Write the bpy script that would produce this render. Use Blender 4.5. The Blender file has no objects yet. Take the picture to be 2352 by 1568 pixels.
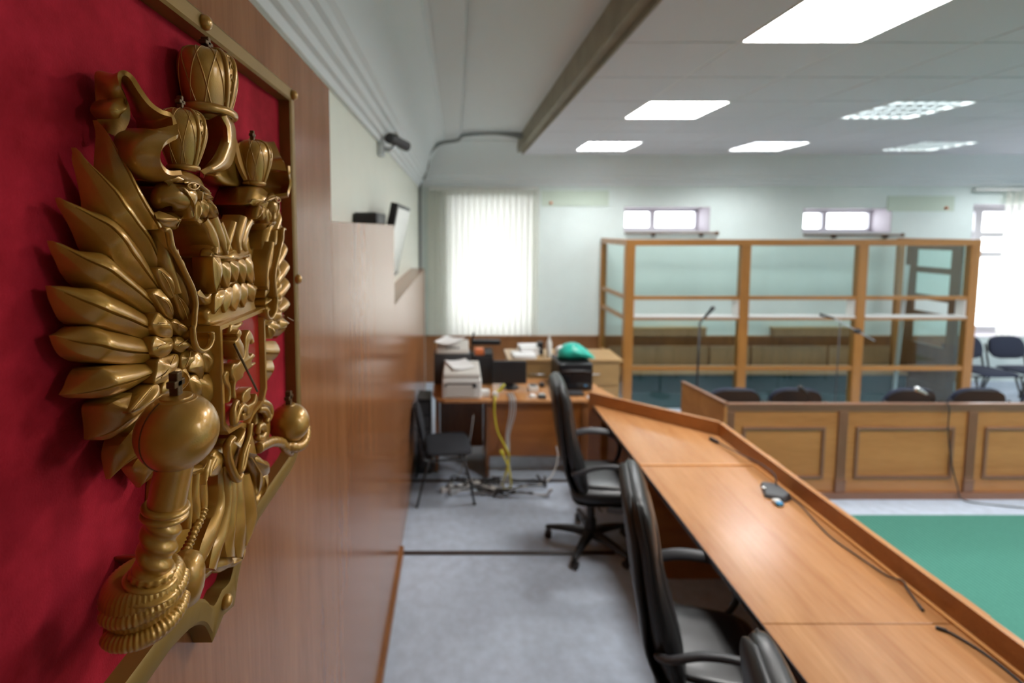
import bpy, bmesh, math, random
from mathutils import Vector, Matrix
random.seed(7)
scene = bpy.context.scene
COL = scene.collection
PI = math.pi

# ------------------------------------------------------------------ camera, world, exposure
PITCH = math.atan(0.0716)
FPX = 1110.0
EYE = Vector((0, 0, 2.25))
cam_data = bpy.data.cameras.new('camera')
cam = bpy.data.objects.new('camera', cam_data)
COL.objects.link(cam)
cam.location = EYE
cam.rotation_euler = (PI / 2 - PITCH, 0, 0)
cam_data.sensor_width = 36
cam_data.lens = FPX * 36 / 2352
cam_data.shift_x = (1176 - 1048) / 2352
cam_data.shift_y = -(784 - 604.5) / 2352
cam_data.clip_start = 0.02
cam_data.dof.use_dof = True
cam_data.dof.focus_distance = 0.57
cam_data.dof.aperture_fstop = 3.1
scene.camera = cam

world = bpy.data.worlds.new('world')
scene.world = world
world.use_nodes = True
bg = world.node_tree.nodes['Background']
bg.inputs[0].default_value = (0.93, 0.96, 1.0, 1)
bg.inputs[1].default_value = 3.0
LAMP = 17.0
vs = scene.view_settings
vs.view_transform = 'Standard'
vs.look = 'None'
vs.gamma = 1.0
vs.exposure = 1.25
vs.use_curve_mapping = False
cy = scene.cycles
cy.max_bounces = 10
cy.diffuse_bounces = 5
cy.glossy_bounces = 5
cy.transmission_bounces = 8
cy.transparent_max_bounces = 16
cy.caustics_reflective = False
cy.caustics_refractive = False
cy.sample_clamp_indirect = 6.0
cy.use_denoising = True

# ------------------------------------------------------------------ materials
def new_mat(name):
    m = bpy.data.materials.new(name)
    m.use_nodes = True
    nt = m.node_tree
    return m, nt, nt.nodes['Principled BSDF']

def plain(name, col, rough=0.5, metal=0.0, coat=0.0, bump=0.0, bscale=200, var=0.0, vscale=6, spec=None):
    m, nt, p = new_mat(name)
    p.inputs['Base Color'].default_value = (*col, 1)
    p.inputs['Roughness'].default_value = rough
    p.inputs['Metallic'].default_value = metal
    p.inputs['Coat Weight'].default_value = coat
    p.inputs['Coat Roughness'].default_value = 0.12
    if spec is not None:
        p.inputs['Specular IOR Level'].default_value = spec
    tc = nt.nodes.new('ShaderNodeTexCoord')
    if var:
        n = nt.nodes.new('ShaderNodeTexNoise')
        n.inputs['Scale'].default_value = vscale
        n.inputs['Detail'].default_value = 5
        r = nt.nodes.new('ShaderNodeValToRGB')
        r.color_ramp.elements[0].position = 0.3
        r.color_ramp.elements[1].position = 0.7
        r.color_ramp.elements[0].color = (*[c * (1 - var) for c in col], 1)
        r.color_ramp.elements[1].color = (*[min(1, c * (1 + var)) for c in col], 1)
        nt.links.new(tc.outputs['Object'], n.inputs['Vector'])
        nt.links.new(n.outputs['Fac'], r.inputs['Fac'])
        nt.links.new(r.outputs['Color'], p.inputs['Base Color'])
    if bump:
        n2 = nt.nodes.new('ShaderNodeTexNoise')
        n2.inputs['Scale'].default_value = bscale
        n2.inputs['Detail'].default_value = 3
        b = nt.nodes.new('ShaderNodeBump')
        b.inputs['Strength'].default_value = bump
        b.inputs['Distance'].default_value = 0.002
        nt.links.new(tc.outputs['Object'], n2.inputs['Vector'])
        nt.links.new(n2.outputs['Fac'], b.inputs['Height'])
        nt.links.new(b.outputs['Normal'], p.inputs['Normal'])
    return m

def wood(name, dark, light, axis=2, rough=0.32, scale=9.0, coat=0.25, stretch=0.07):
    m, nt, p = new_mat(name)
    tc = nt.nodes.new('ShaderNodeTexCoord')
    mp = nt.nodes.new('ShaderNodeMapping')
    s = [1.0, 1.0, 1.0]
    s[axis] = stretch
    mp.inputs['Scale'].default_value = s
    n = nt.nodes.new('ShaderNodeTexNoise')
    n.inputs['Scale'].default_value = scale
    n.inputs['Detail'].default_value = 6
    n.inputs['Roughness'].default_value = 0.6
    n.inputs['Distortion'].default_value = 0.6
    n2 = nt.nodes.new('ShaderNodeTexNoise')
    n2.inputs['Scale'].default_value = scale * 14
    n2.inputs['Detail'].default_value = 3
    mx = nt.nodes.new('ShaderNodeMix')
    mx.data_type = 'FLOAT'
    mx.inputs[0].default_value = 0.35
    r = nt.nodes.new('ShaderNodeValToRGB')
    r.color_ramp.elements[0].position = 0.33
    r.color_ramp.elements[1].position = 0.68
    r.color_ramp.elements[0].color = (*dark, 1)
    r.color_ramp.elements[1].color = (*light, 1)
    L = nt.links.new
    L(tc.outputs['Object'], mp.inputs['Vector'])
    L(mp.outputs['Vector'], n.inputs['Vector'])
    L(mp.outputs['Vector'], n2.inputs['Vector'])
    L(n.outputs['Fac'], mx.inputs[2])
    L(n2.outputs['Fac'], mx.inputs[3])
    L(mx.outputs[0], r.inputs['Fac'])
    L(r.outputs['Color'], p.inputs['Base Color'])
    p.inputs['Roughness'].default_value = rough
    p.inputs['Coat Weight'].default_value = coat
    p.inputs['Coat Roughness'].default_value = 0.15
    return m

def emit(name, col, strength):
    m = bpy.data.materials.new(name)
    m.use_nodes = True
    nt = m.node_tree
    nt.nodes.clear()
    e = nt.nodes.new('ShaderNodeEmission')
    e.inputs[0].default_value = (*col, 1)
    e.inputs[1].default_value = strength
    o = nt.nodes.new('ShaderNodeOutputMaterial')
    nt.links.new(e.outputs[0], o.inputs[0])
    return m

def glass(name, tint=(0.9, 0.97, 0.95), gloss=0.1):
    m = bpy.data.materials.new(name)
    m.use_nodes = True
    nt = m.node_tree
    nt.nodes.clear()
    t = nt.nodes.new('ShaderNodeBsdfTransparent')
    t.inputs[0].default_value = (*tint, 1)
    g = nt.nodes.new('ShaderNodeBsdfGlossy')
    g.inputs['Roughness'].default_value = 0.02
    lw = nt.nodes.new('ShaderNodeLayerWeight')
    lw.inputs['Blend'].default_value = 0.5
    pw = nt.nodes.new('ShaderNodeMath')
    pw.operation = 'POWER'
    pw.inputs[1].default_value = 4.0
    mul = nt.nodes.new('ShaderNodeMath')
    mul.operation = 'MULTIPLY_ADD'
    mul.inputs[1].default_value = 0.5
    mul.inputs[2].default_value = gloss
    nt.links.new(lw.outputs['Facing'], pw.inputs[0])
    lw = pw
    mx = nt.nodes.new('ShaderNodeMixShader')
    o = nt.nodes.new('ShaderNodeOutputMaterial')
    nt.links.new(lw.outputs[0], mul.inputs[0])
    nt.links.new(mul.outputs[0], mx.inputs[0])
    nt.links.new(t.outputs[0], mx.inputs[1])
    nt.links.new(g.outputs[0], mx.inputs[2])
    nt.links.new(mx.outputs[0], o.inputs[0])
    return m

def translucent(name, col, amount=0.55):
    m = bpy.data.materials.new(name)
    m.use_nodes = True
    nt = m.node_tree
    nt.nodes.clear()
    a = nt.nodes.new('ShaderNodeBsdfDiffuse')
    b = nt.nodes.new('ShaderNodeBsdfTranslucent')
    a.inputs[0].default_value = (*col, 1)
    b.inputs[0].default_value = (*col, 1)
    mx = nt.nodes.new('ShaderNodeMixShader')
    mx.inputs[0].default_value = amount
    o = nt.nodes.new('ShaderNodeOutputMaterial')
    nt.links.new(a.outputs[0], mx.inputs[1])
    nt.links.new(b.outputs[0], mx.inputs[2])
    nt.links.new(mx.outputs[0], o.inputs[0])
    return m

M = {}
M['wall'] = plain('mint_wall_paint', (0.74, 0.82, 0.80), 0.7, var=0.015)
M['wall_cream'] = plain('cream_wall_paint', (0.84, 0.86, 0.77), 0.7, var=0.015)
M['old_ceiling'] = plain('old_ceiling_paint', (0.70, 0.72, 0.73), 0.75)
M['cornice'] = plain('cornice_paint', (0.80, 0.84, 0.86), 0.6)
M['tile'] = plain('ceiling_tile', (0.71, 0.70, 0.76), 0.7, bump=0.25, bscale=160)
M['runner'] = plain('ceiling_runner', (0.84, 0.85, 0.86), 0.4)
M['channel'] = plain('edge_channel', (0.26, 0.22, 0.15), 0.5, var=0.15)
M['carpet'] = plain('grey_blue_carpet', (0.48, 0.55, 0.66), 0.75, bump=0.6, bscale=260, var=0.10, vscale=14)
M['green'] = plain('green_carpet', (0.035, 0.17, 0.125), 0.95, bump=0.8, bscale=180, var=0.22, vscale=60)
def knit(m):
    nt = m.node_tree
    p = nt.nodes['Principled BSDF']
    tc = nt.nodes.new('ShaderNodeTexCoord')
    w = nt.nodes.new('ShaderNodeTexWave')
    w.bands_direction = 'X'
    w.inputs['Scale'].default_value = 11
    w.inputs['Distortion'].default_value = 1.2
    w.inputs['Detail Scale'].default_value = 6
    mx = nt.nodes.new('ShaderNodeMix')
    mx.data_type = 'RGBA'
    mx.inputs[6].default_value = (0.034, 0.155, 0.118, 1)
    mx.inputs[7].default_value = (0.070, 0.250, 0.190, 1)
    nt.links.new(tc.outputs['Object'], w.inputs['Vector'])
    nt.links.new(w.outputs['Fac'], mx.inputs[0])
    nt.links.new(mx.outputs[2], p.inputs['Base Color'])
knit(M['green'])
M['strip'] = plain('dark_threshold', (0.045, 0.028, 0.022), 0.4)
M['panel'] = wood('walnut_panel', (0.25, 0.090, 0.031), (0.40, 0.168, 0.066), 2, rough=0.19, coat=0.0)
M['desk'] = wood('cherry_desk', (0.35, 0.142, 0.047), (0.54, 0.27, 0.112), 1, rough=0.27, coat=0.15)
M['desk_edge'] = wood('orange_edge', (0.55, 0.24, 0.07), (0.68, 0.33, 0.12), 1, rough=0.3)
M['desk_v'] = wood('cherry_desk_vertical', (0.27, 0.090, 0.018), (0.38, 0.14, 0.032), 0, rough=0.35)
M['bench'] = wood('oak_bench', (0.33, 0.125, 0.030), (0.50, 0.225, 0.070), 0, rough=0.4, scale=7)
M['bench_trim'] = wood('brown_trim', (0.17, 0.075, 0.042), (0.26, 0.122, 0.070), 0, rough=0.35)
M['bench_trim_v'] = wood('brown_trim_vertical', (0.17, 0.075, 0.042), (0.26, 0.122, 0.070), 2, rough=0.35)
M['dock'] = wood('dock_frame_wood', (0.29, 0.12, 0.026), (0.45, 0.205, 0.048), 2, rough=0.35)
M['dock_h'] = wood('dock_rail_wood', (0.29, 0.12, 0.026), (0.45, 0.205, 0.048), 0, rough=0.35)
M['door_wood'] = wood('dock_door_wood', (0.10, 0.048, 0.018), (0.17, 0.080, 0.032), 2, rough=0.35)
M['light_wood'] = wood('light_drawer_wood', (0.34, 0.20, 0.08), (0.48, 0.30, 0.13), 0, rough=0.4)
M['dado'] = wood('dado_wood', (0.20, 0.075, 0.022), (0.30, 0.125, 0.042), 2, rough=0.4)
M['seatwood'] = wood('dock_bench_wood', (0.26, 0.15, 0.075), (0.36, 0.22, 0.12), 2, rough=0.4)
M['teal'] = plain('dark_teal_fabric', (0.012, 0.045, 0.055), 0.9)
M['leather'] = plain('black_leather', (0.018, 0.018, 0.019), 0.36, bump=0.15, bscale=350, coat=0.08)
M['plastic'] = plain('black_plastic', (0.016, 0.016, 0.018), 0.42)
M['plastic_grey'] = plain('charcoal_plastic', (0.05, 0.05, 0.055), 0.45)
M['fabric'] = plain('black_fabric', (0.022, 0.024, 0.030), 0.95, bump=0.4, bscale=400)
M['blue_fabric'] = plain('navy_fabric', (0.020, 0.026, 0.050), 0.9, bump=0.4, bscale=400)
M['chrome'] = plain('chrome', (0.75, 0.76, 0.78), 0.2, 1.0)
M['alu'] = plain('brushed_aluminium', (0.62, 0.66, 0.68), 0.35, 0.9)
M['white'] = plain('white_plastic', (0.72, 0.72, 0.70), 0.45)
M['beige'] = plain('beige_plastic', (0.60, 0.58, 0.54), 0.5)
M['paper'] = plain('paper', (0.80, 0.80, 0.80), 0.8)
M['screen'] = plain('dark_screen', (0.012, 0.013, 0.016), 0.12)
M['tv'] = plain('glossy_tv_screen', (0.03, 0.03, 0.03), 0.05, coat=1.0)
M['yellow'] = plain('yellow_cable', (0.55, 0.48, 0.03), 0.5)
M['grey_cable'] = plain('grey_cable', (0.42, 0.42, 0.42), 0.5)
M['dark_cable'] = plain('dark_cable', (0.03, 0.028, 0.026), 0.5)
M['wall_cable'] = plain('pale_grey_conduit', (0.27, 0.29, 0.29), 0.5)
M['bag'] = plain('turquoise_bag', (0.02, 0.42, 0.33), 0.35, var=0.25, vscale=18)
M['orange'] = plain('orange_plastic', (0.6, 0.16, 0.05), 0.5)
M['blue'] = plain('blue_plastic', (0.05, 0.30, 0.60), 0.4)
M['slat'] = translucent('cream_blind_fabric', (0.90, 0.90, 0.86), 0.75)
M['headrail'] = plain('blind_rail', (0.72, 0.73, 0.70), 0.4)
M['upvc'] = plain('window_frame', (0.62, 0.61, 0.65), 0.4)
M['reveal'] = plain('window_reveal', (0.52, 0.48, 0.52), 0.6)
M['pane'] = glass('window_glass', (0.97, 0.98, 0.98), 0.02)
M['dock_glass'] = glass('dock_glass', (0.90, 0.97, 0.955), 0.05)
M['vent'] = plain('vent_cover_paint', (0.58, 0.67, 0.57), 0.6)
M['led'] = emit('led_diffuser', (1.0, 0.98, 0.95), LAMP)
M['fluo'] = emit('fluorescent_tube', (0.95, 0.99, 1.0), LAMP * 3.2)
M['fluo_dim'] = emit('dimmed_fluorescent_tube', (0.88, 0.98, 0.97), LAMP * 0.9)  # tubes dimmed, their louvres darkened, so the bright cells show
M['fin_dark'] = plain('grey_louver', (0.42, 0.44, 0.45), 0.4, 0.6)
M['louver'] = plain('mirror_louver', (0.80, 0.81, 0.82), 0.25, 0.8)
M['red'] = plain('red_enamel', (0.42, 0.010, 0.012), 0.22, coat=0.5)

def gold_material():
    m, nt, p = new_mat('bronze_paint')
    tc = nt.nodes.new('ShaderNodeTexCoord')
    n = nt.nodes.new('ShaderNodeTexNoise')
    n.inputs['Scale'].default_value = 22
    n.inputs['Detail'].default_value = 6
    r = nt.nodes.new('ShaderNodeValToRGB')
    r.color_ramp.elements[0].position = 0.3
    r.color_ramp.elements[1].position = 0.75
    r.color_ramp.elements[0].color = (0.45, 0.220, 0.028, 1)
    r.color_ramp.elements[1].color = (0.62, 0.345, 0.058, 1)
    n2 = nt.nodes.new('ShaderNodeTexNoise')
    n2.inputs['Scale'].default_value = 500
    b = nt.nodes.new('ShaderNodeBump')
    b.inputs['Strength'].default_value = 0.18
    b.inputs['Distance'].default_value = 0.0008
    L = nt.links.new
    L(tc.outputs['Object'], n.inputs['Vector'])
    L(tc.outputs['Object'], n2.inputs['Vector'])
    L(n.outputs['Fac'], r.inputs['Fac'])
    L(r.outputs['Color'], p.inputs['Base Color'])
    L(n2.outputs['Fac'], b.inputs['Height'])
    L(b.outputs['Normal'], p.inputs['Normal'])
    p.inputs['Metallic'].default_value = 0.45
    p.inputs['Roughness'].default_value = 0.38
    p.inputs['Coat Weight'].default_value = 0.9
    p.inputs['Coat Roughness'].default_value = 0.18
    return m
M['gold'] = gold_material()
M['frame_gold'] = plain('frame_bronze', (0.25, 0.145, 0.026), 0.5, 0.3, var=0.12, vscale=12)
M['dark_gold'] = plain('tarnished_bronze', (0.13, 0.075, 0.028), 0.5, 0.5, bump=0.3, bscale=300)

def felt_material():
    m, nt, p = new_mat('red_velvet')
    tc = nt.nodes.new('ShaderNodeTexCoord')
    n = nt.nodes.new('ShaderNodeTexNoise')
    n.inputs['Scale'].default_value = 9
    n.inputs['Detail'].default_value = 8
    n.inputs['Roughness'].default_value = 0.65
    r = nt.nodes.new('ShaderNodeValToRGB')
    r.color_ramp.elements[0].position = 0.38
    r.color_ramp.elements[1].position = 0.64
    r.color_ramp.elements[0].color = (0.31, 0.007, 0.015, 1)
    r.color_ramp.elements[1].color = (0.55, 0.020, 0.042, 1)
    n2 = nt.nodes.new('ShaderNodeTexNoise')
    n2.inputs['Scale'].default_value = 420
    b = nt.nodes.new('ShaderNodeBump')
    b.inputs['Strength'].default_value = 0.5
    b.inputs['Distance'].default_value = 0.001
    L = nt.links.new
    L(tc.outputs['Object'], n.inputs['Vector'])
    L(tc.outputs['Object'], n2.inputs['Vector'])
    L(n.outputs['Fac'], r.inputs['Fac'])
    L(r.outputs['Color'], p.inputs['Base Color'])
    L(n2.outputs['Fac'], b.inputs['Height'])
    L(b.outputs['Normal'], p.inputs['Normal'])
    p.inputs['Roughness'].default_value = 0.9
    p.inputs['Specular IOR Level'].default_value = 0.15
    p.inputs['Sheen Weight'].default_value = 0.35
    p.inputs['Sheen Roughness'].default_value = 0.45
    p.inputs['Sheen Tint'].default_value = (0.9, 0.22, 0.32, 1)
    return m
M['felt'] = felt_material()

# ------------------------------------------------------------------ mesh helpers
class MB:
    def __init__(s):
        s.v, s.f = [], []
    def add(s, verts, faces):
        o = len(s.v)
        s.v += [tuple(p) for p in verts]
        s.f += [tuple(i + o for i in f) for f in faces]
        return s
    def box(s, x0, x1, y0, y1, z0, z1):
        return s.add([(x0, y0, z0), (x1, y0, z0), (x1, y1, z0), (x0, y1, z0), (x0, y0, z1), (x1, y0, z1), (x1, y1, z1), (x0, y1, z1)],
                     [(0, 3, 2, 1), (4, 5, 6, 7), (0, 1, 5, 4), (1, 2, 6, 5), (2, 3, 7, 6), (3, 0, 4, 7)])
    def prism(s, poly, a0, a1, axis=2):
        def mk(p, a):
            q = list(p)
            q.insert(axis, a)
            return q
        n = len(poly)
        return s.add([mk(p, a0) for p in poly] + [mk(p, a1) for p in poly],
                     [tuple(range(n))[::-1], tuple(range(n, 2 * n))] + [(i, (i + 1) % n, n + (i + 1) % n, n + i) for i in range(n)])
    def loft(s, rings, cap=True, closed=True):
        n = len(rings[0])
        vs = [p for r in rings for p in r]
        fs = []
        for i in range(len(rings) - 1):
            for j in range(n if closed else n - 1):
                k = (j + 1) % n
                fs.append((i * n + j, i * n + k, (i + 1) * n + k, (i + 1) * n + j))
        if cap:
            fs.append(tuple(range(n))[::-1])
            fs.append(tuple((len(rings) - 1) * n + j for j in range(n)))
        return s.add(vs, fs)
    def tube(s, path, rad, seg=10, cap=True, flat=None):
        path = [Vector(p) for p in path]
        n = len(path)
        rings = []
        up = None
        for i, p in enumerate(path):
            t = (path[min(i + 1, n - 1)] - path[max(i - 1, 0)]).normalized()
            if up is None:
                up = Vector((0, 0, 1)) if abs(t.z) < 0.9 else Vector((0, 1, 0))
                if flat is not None:
                    up = Vector(flat[0])
            a = t.cross(up)
            a = a.normalized() if a.length > 1e-6 else t.orthogonal().normalized()
            b = a.cross(t).normalized()
            up = b
            r = rad[i] if isinstance(rad, (list, tuple)) else rad
            ra, rb = (r, r) if flat is None else (r * flat[1], r * flat[2])
            rings.append([p + a * math.cos(2 * PI * k / seg) * ra + b * math.sin(2 * PI * k / seg) * rb for k in range(seg)])
        return s.loft(rings, cap)
    def lathe(s, prof, c=(0, 0, 0), seg=24, sx=1.0, sy=1.0, fn=None):
        rings = []
        for r, z in prof:
            ring = []
            for k in range(seg):
                a = 2 * PI * k / seg
                rr = r if fn is None else fn(r, z, a)
                ring.append((c[0] + rr * math.cos(a) * sx, c[1] + rr * math.sin(a) * sy, c[2] + z))
            rings.append(ring)
        return s.loft(rings)
    def ball(s, c, r, seg=20, rings=12, sc=(1, 1, 1)):
        rr = []
        for i in range(1, rings):
            a = PI * i / rings
            rr.append([(c[0] + r * sc[0] * math.sin(a) * math.cos(2 * PI * k / seg), c[1] + r * sc[1] * math.sin(a) * math.sin(2 * PI * k / seg),
                        c[2] - r * sc[2] * math.cos(a)) for k in range(seg)])
        return s.loft(rr)

OFF = {}
def link(name, mesh, parent=None):
    o = bpy.data.objects.new(name, mesh)
    COL.objects.link(o)
    if parent is not None:
        o.parent = parent
    return o

def obj(name, mb, mat, parent=None, bevel=0.0, smooth=None, label=None, sub=0):
    """one mesh object; world-coordinate vertices are stored relative to the thing it belongs to"""
    off = OFF.get(parent.name, Vector((0, 0, 0))) if parent is not None else Vector((0, 0, 0))
    me = bpy.data.meshes.new(name)
    me.from_pydata([Vector(p) - off for p in mb.v], [], mb.f)
    bm = bmesh.new()
    bm.from_mesh(me)
    bmesh.ops.recalc_face_normals(bm, faces=bm.faces)
    bm.to_mesh(me)
    bm.free()
    me.materials.append(M[mat] if isinstance(mat, str) else mat)
    o = link(name, me, parent)
    OFF[o.name] = off
    if smooth is not None:
        me.polygons.foreach_set('use_smooth', [True] * len(me.polygons))
        if smooth < 180:
            me.set_sharp_from_angle(angle=math.radians(smooth))
    if bevel:
        b = o.modifiers.new('bevel', 'BEVEL')
        b.width = bevel
        b.segments = 2
        b.limit_method = 'ANGLE'
        b.angle_limit = math.radians(40)
    if sub:
        q = o.modifiers.new('smooth', 'SUBSURF')
        q.levels = q.render_levels = sub
    if label:
        o['label'] = label
    return o

def tag(o, label, cat, group=None, kind=None):
    o['label'] = label
    o['category'] = cat
    if group:
        o['group'] = group
    if kind:
        o['kind'] = kind
    return o

def thing(name, label, cat, loc=(0, 0, 0), group=None):
    o = bpy.data.objects.new(name, None)
    COL.objects.link(o)
    o.location = loc
    o.empty_display_size = 0.1
    OFF[o.name] = Vector(loc)
    return tag(o, label, cat, group)

def struct(name, mb, mat, **k):
    o = obj(name, mb, mat, **k)
    if k.get('parent') is None:
        o['kind'] = 'structure'
    return o

def copy_tree(o, parent=None):
    c = o.copy()
    COL.objects.link(c)
    if parent is not None:
        c.parent = parent
    for ch in list(o.children):
        copy_tree(ch, c)
    return c

def crom(pts, n):
    """n points on a Catmull-Rom curve through pts"""
    pts = [tuple(p) for p in pts]
    D = len(pts[0])
    if len(pts) == 2:
        return [tuple(pts[0][k] + (pts[1][k] - pts[0][k]) * i / (n - 1) for k in range(D)) for i in range(n)]
    P = [tuple(2 * a - b for a, b in zip(pts[0], pts[1]))] + pts + [tuple(2 * a - b for a, b in zip(pts[-1], pts[-2]))]
    out = []
    m = len(pts) - 1
    for i in range(n):
        u = i / (n - 1) * m
        k = min(int(u), m - 1)
        t = u - k
        p0, p1, p2, p3 = P[k:k + 4]
        out.append(tuple(0.5 * (2 * b + (c - a) * t + (2 * a - 5 * b + 4 * c - d) * t * t + (3 * b - a - 3 * c + d) * t ** 3)
                         for a, b, c, d in zip(p0, p1, p2, p3)))
    return out

def crom_closed(pts, per=5):
    n = len(pts)
    out = []
    for k in range(n):
        p0, p1, p2, p3 = pts[k - 1], pts[k], pts[(k + 1) % n], pts[(k + 2) % n]
        for j in range(per):
            t = j / per
            out.append(tuple(0.5 * (2 * b + (c - a) * t + (2 * a - 5 * b + 4 * c - d) * t * t + (3 * b - a - 3 * c + d) * t ** 3)
                             for a, b, c, d in zip(p0, p1, p2, p3)))
    return out

def even(pts, n):
    """n points at equal arc length along a polyline"""
    pts = [Vector(p) for p in pts]
    acc = [0.0]
    for a, b in zip(pts, pts[1:]):
        acc.append(acc[-1] + (b - a).length)
    out, k = [], 0
    for i in range(n):
        t = acc[-1] * i / (n - 1)
        while k < len(pts) - 2 and acc[k + 1] < t:
            k += 1
        w = (t - acc[k]) / max(1e-9, acc[k + 1] - acc[k])
        out.append(pts[k].lerp(pts[k + 1], min(1, w)))
    return out

# ------------------------------------------------------------------ the room
WX, WY = -0.54, 7.0          # faces of the left and the far wall
RX, BY = 9.6, -3.0           # right and rear wall (outside the frame)
struct('floor', MB().box(-0.8, RX + 0.2, BY - 0.2, WY + 0.6, -0.12, 0.0), 'carpet')
for y in (4.17, 3.205):
    o = struct('trim_threshold', MB().box(-0.40, 1.10, y - 0.017, y + 0.017, 0.0, 0.008), 'strip')

struct('wall_left', MB().box(-0.74, WX, BY - 0.2, WY, 0.0, 3.6), 'wall_cream')
struct('wall_right', MB().box(RX, RX + 0.2, BY - 0.2, WY, 0.0, 3.6), 'wall')
struct('wall_rear', MB().box(-0.74, RX + 0.2, BY - 0.2, BY, 0.0, 3.6), 'dado')  # unseen wall, its dark wood chosen to cut fill light on the emblem

# far wall with three big and two small window openings
OPEN = [(-0.10, 1.10, 0.72, 2.70), (2.42, 3.66, 2.21, 2.565), (5.00, 6.28, 2.19, 2.545), (7.45, 8.85, 0.66, 2.60)]
def wall_with_openings(x0, x1, z0, z1, y0, y1, ops):
    mb = MB()
    xs = sorted({x0, x1} | {a for o in ops for a in o[:2]})
    for a, b in zip(xs, xs[1:]):
        mid = (a + b) / 2
        cut = [o for o in ops if o[0] < mid < o[1]]
        zs = z0
        for o in cut:
            mb.box(a, b, y0, y1, zs, o[2])
            zs = o[3]
        mb.box(a, b, y0, y1, zs, z1)
    return mb
struct('wall_far', wall_with_openings(-0.74, RX + 0.2, 0.0, 3.6, WY, WY + 0.42, OPEN), 'wall')
for i, (x0, x1, z0, z1) in enumerate(OPEN):
    yg = WY + 0.36
    w = MB()
    w.box(x0, x1, WY + 0.001, yg, z0, z0 + 0.012).box(x0, x1, WY + 0.001, yg, z1 - 0.012, z1)
    w.box(x0, x0 + 0.012, WY + 0.001, yg, z0 + 0.012, z1 - 0.012).box(x1 - 0.012, x1, WY + 0.001, yg, z0 + 0.012, z1 - 0.012)
    win = struct('window_%d' % (i + 1), w, 'reveal')
    fr = MB()
    t = 0.05 if i in (1, 2) else 0.09
    mw = 0.04 if i in (1, 2) else 0.06
    fr.box(x0 + 0.012, x1 - 0.012, yg - 0.03, yg + 0.03, z0 + 0.012, z0 + 0.012 + t).box(x0 + 0.012, x1 - 0.012, yg - 0.03, yg + 0.03, z1 - 0.012 - t, z1 - 0.012)
    fr.box(x0 + 0.012, x0 + t, yg - 0.03, yg + 0.03, z0 + t, z1 - t).box(x1 - t, x1 - 0.012, yg - 0.03, yg + 0.03, z0 + t, z1 - t)
    obj('window_frame', fr, 'upvc', win)
    muls = [x0 + (x1 - x0) * 0.44] if i in (1, 2) else [x0 + (x1 - x0) * 0.32, x0 + (x1 - x0) * 0.68]
    for xm in muls:
        obj('mullion', MB().box(xm - mw, xm + mw, yg - 0.028, yg + 0.028, z0 + 0.06, z1 - 0.06), 'upvc', win)
    if i in (0, 3):
        for zt in (z0 + 1.20, z0 + 1.50):
            obj('transom', MB().box(x0 + 0.05, x1 - 0.05, yg - 0.026, yg + 0.026, zt - 0.045, zt + 0.045), 'upvc', win)
    obj('pane', MB().box(x0 + 0.05, x1 - 0.05, yg - 0.004, yg + 0.004, z0 + 0.05, z1 - 0.05), 'pane', win)

# old plaster ceiling, cornices along two walls, shallow beam
struct('ceiling_old', MB().box(-0.74, RX + 0.2, BY - 0.2, WY + 0.4, 3.46, 3.6), 'old_ceiling')
prof = [(0, 2.84), (0.022, 2.84), (0.026, 2.875), (0.045, 2.882), (0.050, 2.915), (0.072, 2.925), (0.078, 2.965), (0.10, 2.972), (0.106, 3.005), (0.13, 3.02),
        (0.15, 3.10), (0.20, 3.22), (0.28, 3.33), (0.36, 3.385), (0.37, 3.42), (0.46, 3.43), (0.47, 3.46), (0, 3.46)]
struct('trim_cornice_left', MB().prism([(WX + a, z) for a, z in prof], BY, WY - 0.001, axis=1), 'cornice', smooth=35)
prof_f = [(0, 2.86), (0.03, 2.86), (0.035, 2.91), (0.07, 2.925), (0.08, 2.98), (0.14, 3.0), (0.16, 3.08), (0.24, 3.22), (0.38, 3.35), (0.50, 3.40), (0.51, 3.43), (0.62, 3.44), (0.63, 3.46), (0, 3.46)]
struct('trim_cornice_far', MB().prism([(WY - a, z) for a, z in prof_f], WX, RX, axis=0), 'cornice', smooth=35)
struct('ceiling_beam', MB().box(-0.15, 0.06, BY, WY - 0.5, 3.41, 3.46), 'old_ceiling', bevel=0.02)

# suspended ceiling: every tile and runner a part
CX0, CY1, CZ = 0.90, 6.62, 3.25
xe = [CX0] + [1.52 + 0.65 * k for k in range(13)]
ye = [CY1] + [6.28 - 0.60 * k for k in range(16)]
LIGHTS = {(2, 2): 'louver', (5, 2): 'louver', (8, 2): 'louver', (2, 5): 'led', (5, 5): 'louver', (8, 5): 'louver', (2, 8): 'led', (5, 8): 'led', (8, 8): 'louver',
          (11, 5): 'louver', (11, 8): 'led', (11, 2): 'louver', (8, 11): 'led', (11, 11): 'led', (5, 11): 'led'}  # last entry is an unseen light added to brighten the emblem
board = struct('ceiling', MB().box(CX0 + 0.02, RX, BY, CY1 - 0.02, 3.33, 3.345), 'old_ceiling')
tile_mesh = {}
for i in range(1, len(xe)):
    for j in range(1, len(ye)):
        if (i, j) in LIGHTS:
            continue
        if ye[j] < -1.2 or xe[i] > RX:
            continue
        a, b, y0, y1 = xe[i - 1] + 0.006, xe[i] - 0.006, ye[j] + 0.006, ye[j - 1] - 0.006
        key = (round(b - a, 3), round(y1 - y0, 3))
        if key not in tile_mesh:
            t = obj('tile', MB().box(0, b - a, 0, y1 - y0, 0, 0.014), 'tile', board, bevel=0.003)
            tile_mesh[key] = t
        else:
            t = tile_mesh[key].copy()
            COL.objects.link(t)
        t.location = (a, y0, CZ)
for x in xe[1:-1]:
    obj('runner', MB().box(x - 0.011, x + 0.011, -1.4, CY1 - 0.01, CZ + 0.004, CZ + 0.03), 'runner', board)
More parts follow.
